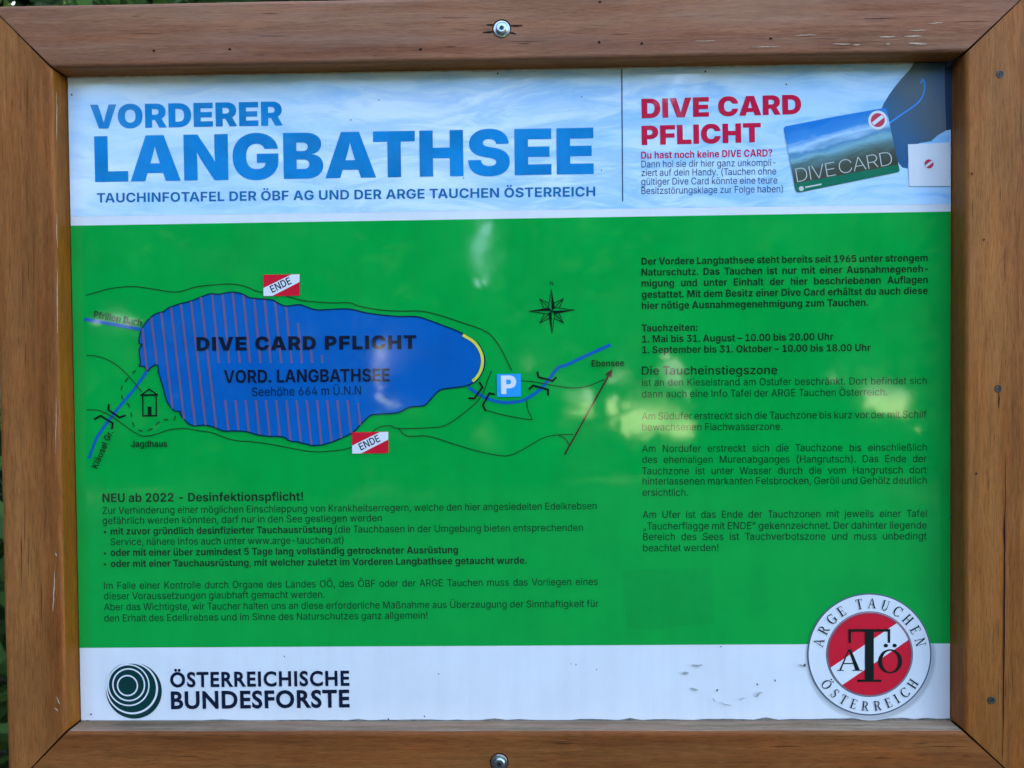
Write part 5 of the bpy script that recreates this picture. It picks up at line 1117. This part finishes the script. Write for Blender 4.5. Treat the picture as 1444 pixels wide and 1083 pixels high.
ik = Ink(); ribbon(ik, [(660, 545), (672, 554), (690, 563), (710, 567.5), (733, 565.8), (747, 559.5), (762, 549), (774, 535), (786, 519.5), (800, 514), (830, 500), (861, 486)], 4.8, 3); P('map_stream', ik, 'stream')
ik = Ink(); ribbon(ik, [(207.5, 523.5), (190.5, 547.5), (173.9, 567.2), (161, 583.4), (148, 600.5), (136, 619), (125.9, 646.5)], 4.4, 3); P('map_stream', ik, 'stream')
ik = Ink(); ribbon(ik, [(119, 450), (150, 455.5), (180, 461), (200, 465)], 5.2, 3); P('map_stream', ik, 'stream')

ik = Ink()
for q in ([(121.3, 416.5), (136.3, 412.4), (156, 407), (186, 404), (212.8, 407), (239.4, 411.4), (256, 410.8), (276, 404.8), (299, 402), (325.8, 400.5), (345.7, 403.8), (362.4, 410.8), (372, 412)],
          [(404, 417.5), (428.9, 424), (465.4, 427), (493, 427), (506.5, 431.7), (536.4, 437), (566.3, 438.7), (596.3, 439), (626.2, 446.4), (652.8, 455.3), (679.4, 464.6), (692.7, 473), (706, 491), (722, 523)],
          [(122.3, 500.9), (139.6, 502.9), (159.6, 511.2), (179.5, 527.8), (200, 552.5)],
          [(123, 577.7), (139.6, 578.7), (156.3, 586), (172.9, 597.6), (189.5, 609.3), (202.8, 614.9), (219.4, 612.6), (239.4, 606), (262.6, 604.3), (282.6, 607.6), (299.2, 610), (319, 617.6), (335.8, 621.6), (352.4, 622.5), (379, 625.9), (405.6, 630.9), (432.2, 635.8), (452, 637.2), (466.6, 635.8), (483.2, 634.2), (497, 630.5)],
          [(524.8, 609.6), (534.7, 602.6), (551.4, 600.3), (563, 604.3), (612.9, 602.6), (632.8, 597.6), (656, 581), (672.7, 566.7), (682.7, 551), (687.7, 536), (693.3, 522.8)],
          [(561.3, 603.5), (574.6, 614.9), (602.9, 614.9), (639.5, 625.9), (672.7, 635.8), (706, 642.5), (722.6, 640.8), (742.5, 630.9), (765.8, 617.6), (785.7, 613.3), (808, 612.4)],
          [(787.4, 613.6), (797.4, 619.2), (802.4, 627.5)],
          [(684.4, 577.7), (706, 584.3), (745.9, 591.6), (749.4, 588.5), (744.2, 577.7), (742.5, 562.7)],
          [(734.9, 536.8), (755.8, 538.8), (785.7, 544.4), (809, 547), (829, 544.4), (852.2, 535)]):
    ik.n = len(ik.v) % 9; ribbon(ik, q, 1.45, 4)
P('map_path', ik, 'path', 'thin dark paths of the map')
ik = Ink()
dash = [(191.8, 522.4), (182.2, 531.7), (174.8, 541), (171.1, 550.2), (173, 561.2), (181.3, 570.5), (184.9, 580.6), (186.8, 592.6), (190.5, 602.8), (201.6, 607.8), (214.5, 604.7), (225.6, 594.5), (233.9, 591.7), (242.2, 592.6), (246.8, 590.8), (247.7, 581.6)]
q = spline(dash, 12); L_ = [0]
for i in range(1, len(q)): L_.append(L_[-1] + float(np.hypot(*(q[i] - q[i - 1]))))
s_ = 0
while s_ < L_[-1]:
    seg_ = [tuple(q[i]) for i in range(len(q)) if s_ <= L_[i] <= s_ + 8.5]
    if len(seg_) > 1: ribbon(ik, seg_[::max(1, len(seg_) // 4)], 1.9, 4, False)
    s_ += 14
P('map_dashed_path', ik, 'path', 'dashed path round the hunting lodge')
ik = Ink()
for q in ([(757.6, 524), (759.4, 531.7), (779.6, 536.9), (784.7, 531.7)], [(746, 549.3), (751.7, 543.4), (773, 549.3), (773, 557.6)], [(675.7, 538.2), (680.6, 546), (669, 561.7), (660.7, 561.5)],
          [(698, 555.8), (690.4, 554.5), (680.8, 571.3), (685.2, 579.5)], [(153.9, 570), (153.6, 577.9), (169.3, 588.6), (177.6, 585.3)], [(133.2, 591.2), (142.8, 586.2), (159.5, 596.7), (158.2, 605.2)]):
    ik = Ink(); ribbon(ik, q, 2.6, 6, False); P('map_bridge', ik, 'black')
ik = Ink()
for q, w in (([(199.5, 557.3), (210.8, 548.6), (222.8, 556.8)], 1.8), ([(198.6, 557.4), (223.2, 556.6)], 2.4), ([(201.8, 557), (202, 586.3), (221, 586), (220.8, 557)], 1.9)):
    ribbon(ik, q, w, 6, False)
poly(ik, [(209, 573.3), (214, 573.2), (214.2, 586), (209.2, 586)], 7)
P('map_lodge', ik, 'black', 'small house mark of the hunting lodge')
ik = Ink()
ribbon(ik, [(796.4, 640.8), (829, 582), (858, 530)], 2.4, 6, False)
poly(ik, [(863.6, 520), (862.2, 532.5), (853.4, 527.6)], 7)
P('map_arrow', ik, 'arrow', 'dark arrow pointing along the road')
def flag(dx, dy):
    def o(*pts): return [(x + dx, y + dy) for x, y in pts]
    ik = Ink(); poly(ik, o((371.6, 387.6), (423, 386.6), (423, 416.9), (371.8, 417.9)), 7); a_ = P('map_flag', ik, 'flagred', 'red and white diving flag on the map')
    ik = Ink(); poly(ik, o((371.9, 406.4), (411.3, 387.2), (422.8, 386.9), (422.8, 397.8), (384.5, 417.4), (372.1, 417.6)), 8); P('map_flag_band', ik, 'white')
    ik = Ink(); text(ik, (600, 'ENDE'), (384.6 + dx, 413.2 + dy), (412.2 + dx, 400.0 + dy), 10.3, 9); P('map_flag_lettering', ik, 'navy')
flag(0, 0)
flag(124.9, 221.9)
ik = Ink()
poly(ik, [(700.7, 527.6), (734.3, 527), (734.7, 559.3), (701, 559.8)], 7)
P('map_parking', ik, 'parking', 'light blue parking square')
ik = Ink()
text(ik, (900, 'P'), (706.9, 555.6), (728.3, 555.2), 26, 8, seg=5)
P('map_parking_letter', ik, 'white')
# compass rose
ik = Ink()
cx_, cy_ = 777.9, 438.3
tips = {'N': (777.6, 407.5), 'E': (810.6, 437.3), 'S': (778.2, 470.3), 'W': (745.2, 438.8)}
diag = {'NE': (794.9, 420.8), 'SE': (794.6, 455.2), 'SW': (761.3, 455.6), 'NW': (760.8, 421.3)}
k = 4.6
inn = {'NE': (cx_ + k, cy_ - k), 'SE': (cx_ + k, cy_ + k), 'SW': (cx_ - k, cy_ + k), 'NW': (cx_ - k, cy_ - k)}
for tip, a_, b_ in (('N', 'NE', 'NW'), ('E', 'SE', 'NE'), ('S', 'SW', 'SE'), ('W', 'NW', 'SW')):
    poly(ik, [(cx_, cy_), tips[tip], inn[a_]], 6)
    ribbon(ik, [tips[tip], inn[b_], (cx_, cy_)], .9, 6, False)
for d_, t1, t2 in (('NE', 'N', 'E'), ('SE', 'E', 'S'), ('SW', 'S', 'W'), ('NW', 'W', 'N')):
    x, y = diag[d_]; px_, py_ = (x - cx_) , (y - cy_)
    a1 = (cx_ + px_ * .42 - py_ * .20, cy_ + py_ * .42 + px_ * .20); a2 = (cx_ + px_ * .42 + py_ * .20, cy_ + py_ * .42 - px_ * .20)
    ribbon(ik, [a1, (x, y), a2], 1.0, 6, False)
    ribbon(ik, [(cx_ + px_ * .3, cy_ + py_ * .3), (x, y)], .9, 6, False)
text(ik, (400, 'N'), (775.8, 402.2), (780, 402.1), 5.4, 6)
P('map_compass', ik, 'black', 'dark eight pointed compass rose')
ik = Ink()
text(ik, (900, 'DIVE CARD PFLICHT'), (278, 494.7), (587.5, 492.0), 19.3, 8, seg=5, track=.06)
text(ik, (700, 'VORD. LANGBATHSEE'), (316.5, 540.0), (549.8, 537.6), 18.0, 8, seg=5)
P('map_lake_lettering', ik, 'navy')
ik = Ink()
text(ik, (400, 'Seehöhe 664 m Ü.N.N'), (356, 558.4), (509.5, 556.0), 12.0, 8, seg=4)
P('map_height_lettering', ik, 'shore')
ik = Ink()
text(ik, (600, 'Pfrillen Bach'), (132.5, 447.8), (199.8, 460.2), 9.6, 8)
text(ik, (600, 'Jagdhaus'), (185.6, 630.3), (236.5, 629.9), 9.0, 8)
text(ik, (600, 'Kläusel Gr.'), (137.9, 661.2), (160.3, 609.3), 9.2, 8)
text(ik, (600, 'Ebensee'), (834.2, 517.0), (880, 516.4), 9.2, 8)
P('map_place_lettering', ik, 'ink')

# rules, right column ------------------------------------------------------
ik, it = Ink(), Ink()
J = 'just'
for s_, x0, y0, x1, y1, md in (('Der Vordere Langbathsee steht bereits seit 1965 unter strengem', 904.6, 373.4, 1308, 368.4, J), ('Naturschutz. Das Tauchen ist nur mit einer Ausnahmegeneh-', 904.6, 388.8, 1308.5, 383.8, J),
        ('migung und unter Einhalt der hier beschriebenen Auflagen', 904.6, 404.4, 1308, 399.2, J), ('gestattet. Mit dem Besitz einer Dive Card erhältst du auch diese', 904.8, 420.2, 1308, 414.6, J),
        ('hier nötige Ausnahmegenehmigung zum Tauchen.', 905, 436, 1224, 431.2, 'fit'), ('Tauchzeiten:', 904.8, 467.6, 983.5, 466.6, 'fit'),
        ('1. Mai bis 31. August – 10.00 bis 20.00 Uhr', 905.5, 483.0, 1175, 479.5, 'fit'), ('1. September bis 31. Oktober – 10.00 bis 18.00 Uhr', 905.5, 498.3, 1227.5, 495.0, 'fit')):
    text(ik, (700, s_), (x0, y0), (x1, y1), 10.1, 3, md, sx=.93)
text(ik, (600, 'Die Taucheinstiegszone'), (905, 528.6), (1096, 527.5), 12.0, 3)
for s_, x0, y0, x1, y1, md in (('ist an den Kieselstrand am Ostufer beschränkt. Dort befindet sich', 905, 544.3, 1306.5, 541.6, J), ('dann auch eine Info Tafel der ARGE Tauchen Österreich.', 905, 560.6, 1251, 557.6, 'fit'),
        ('Am Südufer erstreckt sich die Tauchzone bis kurz vor der mit Schilf', 905, 591.8, 1306.5, 589, J), ('bewachsenen Flachwasserzone.', 905.5, 607.2, 1103, 606.2, 'fit'),
        ('Am Nordufer erstreckt sich die Tauchzone bis einschließlich', 905.3, 637.5, 1306.6, 635.4, J), ('des ehemaligen Murenabganges (Hangrutsch). Das Ende der', 905.6, 653, 1306.6, 651.5, J),
        ('Tauchzone ist unter Wasser durch die vom Hangrutsch dort', 905.6, 669, 1306.6, 667.4, J), ('hinterlassenen markanten Felsbrocken, Geröll und Gehölz deutlich', 906, 683.4, 1306.6, 682, J),
        ('ersichtlich.', 906, 699.2, 970, 699, 'fit'),
        ('Am Ufer ist das Ende der Tauchzonen mit jeweils einer Tafel', 906.2, 730.5, 1306.6, 728.8, J), ('„Taucherflagge mit ENDE“ gekennzeichnet. Der dahinter liegende', 907.2, 746.5, 1306.4, 745.2, J),
        ('Bereich des Sees ist Tauchverbotszone und muss unbedingt', 907, 761.6, 1306.4, 760.6, J), ('beachtet werden!', 907, 777.4, 1013, 777, 'fit')):
    text(it, (400, s_), (x0, y0), (x1, y1), 10.1, 3, md, sx=.93)
    if md == 'fit': P('rules_lettering', it, 'inkthin'); it = Ink()
P('rules_bold_lettering', ik, 'ink')
# rules, lower left ----------------------------------------------------------
ik, it = Ink(), Ink()
text(ik, (700, 'NEU ab 2022 - Desinfektionspflicht!'), (144.8, 708.0), (427.7, 705.8), 12.2, 3, seg=4)
P('notice_heading', ik, 'ink'); ik = Ink()
text(it, (400, 'Zur Verhinderung einer möglichen Einschleppung von Krankheitserregern, welche den hier angesiedelten Edelkrebsen'), (145, 724.6), (841.3, 717.9), 9.9, 3)
text(it, (400, 'gefährlich werden könnten, darf nur in den See gestiegen werden'), (145, 739.0), (538.5, 735.0), 9.9, 3)
text(ik, (700, 'mit zuvor gründlich desinfizierter Tauchausrüstung'), (156.3, 753.9), (468.5, 751.2), 9.9, 3)
text(it, (400, '(die Tauchbasen in der Umgebung bieten entsprechenden'), (473, 751.1), (822, 748.6), 9.9, 3)
text(it, (400, 'Service, nähere Infos auch unter www.arge-tauchen.at)'), (156.3, 768.7), (484.5, 766.2), 9.9, 3)
text(ik, (700, 'oder mit einer über zumindest 5 Tage lang vollständig getrockneter Ausrüstung'), (156.3, 783.9), (646, 780), 9.9, 3)
text(ik, (700, 'oder mit einer Tauchausrüstung, mit welcher zuletzt im Vorderen Langbathsee getaucht wurde.'), (156.5, 799.6), (742.8, 794.8), 9.9, 3)
for y in (750.2, 780.4, 796.0): disc(ik, (148.3, y), 1.8, 3, 12)
P('notice_lettering', it, 'inkthin'); it = Ink()
text(it, (400, 'Im Falle einer Kontrolle durch Organe des Landes OÖ, des ÖBF oder der ARGE Tauchen muss das Vorliegen eines'), (147, 830.5), (843, 824.8), 9.9, 3, J, sx=.93)
text(it, (400, 'dieser Voraussetzungen glaubhaft gemacht werden.'), (147, 845.2), (458, 842.8), 9.9, 3)
text(it, (400, 'Aber das Wichtigste, wir Taucher halten uns an diese erforderliche Maßnahme aus Überzeugung der Sinnhaftigkeit für'), (147, 860.5), (844, 855.8), 9.9, 3)
text(it, (400, 'den Erhalt des Edelkrebses und im Sinne des Naturschutzes ganz allgemein!'), (147.3, 876.4), (603, 872.2), 9.9, 3)
P('notice_bold_lettering', ik, 'ink')
P('notice_lettering', it, 'inkthin')

# foot: forest emblem, its lettering and the round emblem ------------------------
def lg(x, y): return (130 + x / 3.7026, 910 + y / 3.7026)
ik = Ink(); disc(ik, lg(219, 236.5), 149.5 / 3.7026, 3, 96)
disc(ik, lg(195, 207), 119 / 3.7026, 4, 96)
P('emblem_disc', ik, 'forest', 'dark green round tree ring emblem')
ik = Ink()
disc(ik, lg(210, 223), 139 / 3.7026, 5, 96, 130.5 / 3.7026, lg(208, 222))
disc(ik, lg(192, 206), 112.5 / 3.7026, 6, 96, 105.5 / 3.7026, lg(192, 206))
disc(ik, lg(193, 204), 88.5 / 3.7026, 7, 96, 81 / 3.7026, lg(193, 204))
disc(ik, lg(187, 208), 57 / 3.7026, 8, 96, 49.5 / 3.7026, lg(187, 208))
P('emblem_ring', ik, 'white', 'white rings of the tree ring emblem')
ik = Ink()
face(ik, 'ÖSTERREICHISCHE', (240.4, 968.3), (493, 966.1), 19.8, 3, .030, 1.14)
face(ik, 'BUNDESFORSTE', (241.6, 998.9), (493.3, 996.4), 23.2, 3, .030, 1.10)
P('foot_lettering', ik, 'navy')
EC = (1225.2, 922.4)
mt, t, b = new_mat('print emblem rim tint')
ik = Ink()
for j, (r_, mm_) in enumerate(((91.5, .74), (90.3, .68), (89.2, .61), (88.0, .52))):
    mt_ = print_mat('print drop shadow', (mm_ * 1.03, mm_ * .98, mm_ * .94), .02)
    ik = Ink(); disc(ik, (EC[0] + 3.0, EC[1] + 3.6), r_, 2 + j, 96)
    # the printed drop shadow lies on the white foot only
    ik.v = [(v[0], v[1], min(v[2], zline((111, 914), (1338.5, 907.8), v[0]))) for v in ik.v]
    M['drop_shadow'] = mt_; P('round_emblem_drop_shadow', ik, 'drop_shadow')
ik = Ink(); disc(ik, EC, 86.6, 7, 110); P('round_emblem_rim', ik, 'rim', 'grey rim of the round emblem')
ik = Ink(); disc(ik, EC, 84.6, 8, 110); P('round_emblem', ik, 'white', 'white ring of the round emblem')
ik = Ink(); disc(ik, (1225.4, 921.9), 60.6, 9, 96, 59.4); disc(ik, (1225.4, 921.9), 58.4, 12, 96, 57.6); P('round_emblem_line', ik, 'rim')
ik = Ink(); disc(ik, (1225.4, 921.9), 59.0, 10, 96); P('round_emblem_disc', ik, 'flagred', 'red disc of the round emblem')
ik = Ink()
cxe, cye, rr = 1225.4, 921.9, 58.9
def on_line(p, q):
    """Ends of the chord through p and q on the red disc."""
    d = np.array(q, float) - p; d /= np.hypot(*d); o_ = np.array(p, float) - (cxe, cye); bq = o_ @ d; cq = o_ @ o_ - rr * rr
    s = math.sqrt(bq * bq - cq); return np.array(p) + d * (-bq - s), np.array(p) + d * (-bq + s)
def eg(x, y): return (1120 + x / 5.159, 820 + y / 5.159)
u0, u1 = on_line(eg(262, 622), eg(738, 302)); l0, l1 = on_line(eg(350, 746), eg(828, 420))
def arcpts(a, b, n=8):
    t0 = math.atan2(a[1] - cye, a[0] - cxe); t1 = math.atan2(b[1] - cye, b[0] - cxe)
    while t1 - t0 > math.pi: t1 -= 2 * math.pi
    while t1 - t0 < -math.pi: t1 += 2 * math.pi
    return [(cxe + rr * math.cos(t0 + (t1 - t0) * i / n), cye + rr * math.sin(t0 + (t1 - t0) * i / n)) for i in range(n + 1)]
poly(ik, arcpts(u1, l1) + arcpts(l0, u0), 11)
P('round_emblem_band', ik, 'white', 'white diagonal band of the round emblem')
ik = Ink()
def roman_at(ch, x0, x1, ytop, ybot, lay):
    a, V, Fc = roman(ch)
    xs = [v[0] for v in V]; ys = [v[1] for v in V if True]
    mx0, mx1 = min(xs), max(xs)
    q0, q1 = np.array(at(*eg(x0, ybot))), np.array(at(*eg(x1, ybot))); tp = np.array(at(*eg(x0, ytop)))
    ux = (q1 - q0) / (mx1 - mx0); uy = (tp - q0) / 100
    ik.add([q0 + ux * (v[0] - mx0) + uy * v[1] for v in V], Fc, LAY(lay))
roman_at('A', 308, 492, 490, 645, 13)
roman_at('T', 390, 692, 342, 724, 14)
roman_at('Ö', 605, 780, 492, 660, 13)
KE = .6535e-3
C_ = at(*EC)
def ring_text(s, a0, a1, rad, cap, inner):
    adv = [0.0]
    for ch in s: adv.append(adv[-1] + (roman(ch)[0] + 12 if ch != ' ' else 46))
    tot = adv[-1]; sc_ = cap * KE / 100
    for i, ch in enumerate(s):
        if ch == ' ': continue
        w, V, Fc = roman(ch)
        f_ = ((adv[i] + w / 2) - roman(s[0])[0] / 2) / (tot - 12 - roman(s[0])[0] / 2 - roman(s[-1])[0] / 2)
        a = math.radians(a0 + (a1 - a0) * f_)
        out = np.array([math.cos(a), math.sin(a)]); up = -out if inner else out
        rt = np.array([up[1], -up[0]])
        base = C_ + out * (rad * KE)
        ik.add([base + rt * ((v[0] - w / 2) * sc_ * .95) + up * ((v[1] - 50) * sc_) for v in V], Fc, LAY(13))
ring_text('ARGE TAUCHEN', 166, 14.2, 72.8, 14.2, False)
ring_text('ÖSTERREICH', 215, 325.5, 73.0, 13.6, True)
P('round_emblem_lettering', ik, 'black')

M['edge_dirt_shade'] = plain('edge grime', (.16, .14, .11), .85, 0, .6, 160)
# dirt and painted soft shade along the edges, specks and smudges on the panel ------------------------
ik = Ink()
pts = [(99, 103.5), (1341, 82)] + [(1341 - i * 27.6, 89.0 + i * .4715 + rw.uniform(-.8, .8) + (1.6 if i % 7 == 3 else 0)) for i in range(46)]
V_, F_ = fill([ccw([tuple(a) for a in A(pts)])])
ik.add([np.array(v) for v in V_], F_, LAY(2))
P('top_edge_strip', ik, 'dirt_shade', 'soiled pale strip with painted rail shadow along the upper edge')
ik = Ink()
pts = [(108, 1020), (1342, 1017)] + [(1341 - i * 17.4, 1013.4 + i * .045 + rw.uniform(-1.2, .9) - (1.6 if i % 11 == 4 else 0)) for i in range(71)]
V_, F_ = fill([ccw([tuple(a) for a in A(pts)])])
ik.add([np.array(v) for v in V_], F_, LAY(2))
P('bottom_edge_strip', ik, 'edge_dirt_shade', 'dark painted contact shadow and dirt along the lower edge')  # contact shadow painted as a dark strip, with some dirt
ik = Ink()
for (x, y, r_) in ((103, 134.5, 1.4), (321.5, 220, 1.1), (535, 142, .9), (495.5, 170, 1.2), (820, 137.5, 1.0), (848, 241, 1.0), (654, 252, .9), (994, 102, 1.3), (1108, 120, 1.1), (702, 104.5, 1.6),
                   (1133.5, 937, 1.8), (1067, 964, 1.4), (1010.5, 972, 1.6), (1092, 958.5, 1.3), (130, 1006, 1.5), (402, 924.5, 1.2), (812, 936, 1.0), (841, 943, 1.0), (599, 1009, 1.2), (619, 949, 1.0), (805, 935, .8), (548, 1013, 1.5), (1340, 728, 2.0), (1016, 911, 1.2), (283, 646, .6)):
    n_ = 9
    c_ = at(x, y)
    q = [c_ + KE * r_ * rw.uniform(.6, 1.2) * np.array([math.cos(k * 2 * math.pi / n_), 1.15 * math.sin(k * 2 * math.pi / n_)]) for k in range(n_)]
    ik.add(q, [tuple(range(n_))], LAY(16))
P('dirt_speck', ik, 'speck', 'small dark specks of dirt on the panel')
ik = Ink()
for (x0, y0, x1, y1, w) in ((960, 949, 971, 947, 4), (974, 938, 990, 936, 3), (973, 970, 985, 973, 3), (1064, 981, 1074, 975, 3.4), (1013, 990, 1031, 994, 1.6), (1040, 985, 1052, 983, 1.4), (1004, 984, 1010, 988, 1.4), (1125, 936, 1136, 940, 2)):
    ribbon(ik, wob(x0, y0, x1, y1, 4, 1.0), w, 15, True, False, lambda u: .2 + .8 * math.sin(math.pi * min(1, max(0, u))))
P('dirt_smudge', ik, 'smudge', 'grey smears left of the round emblem')
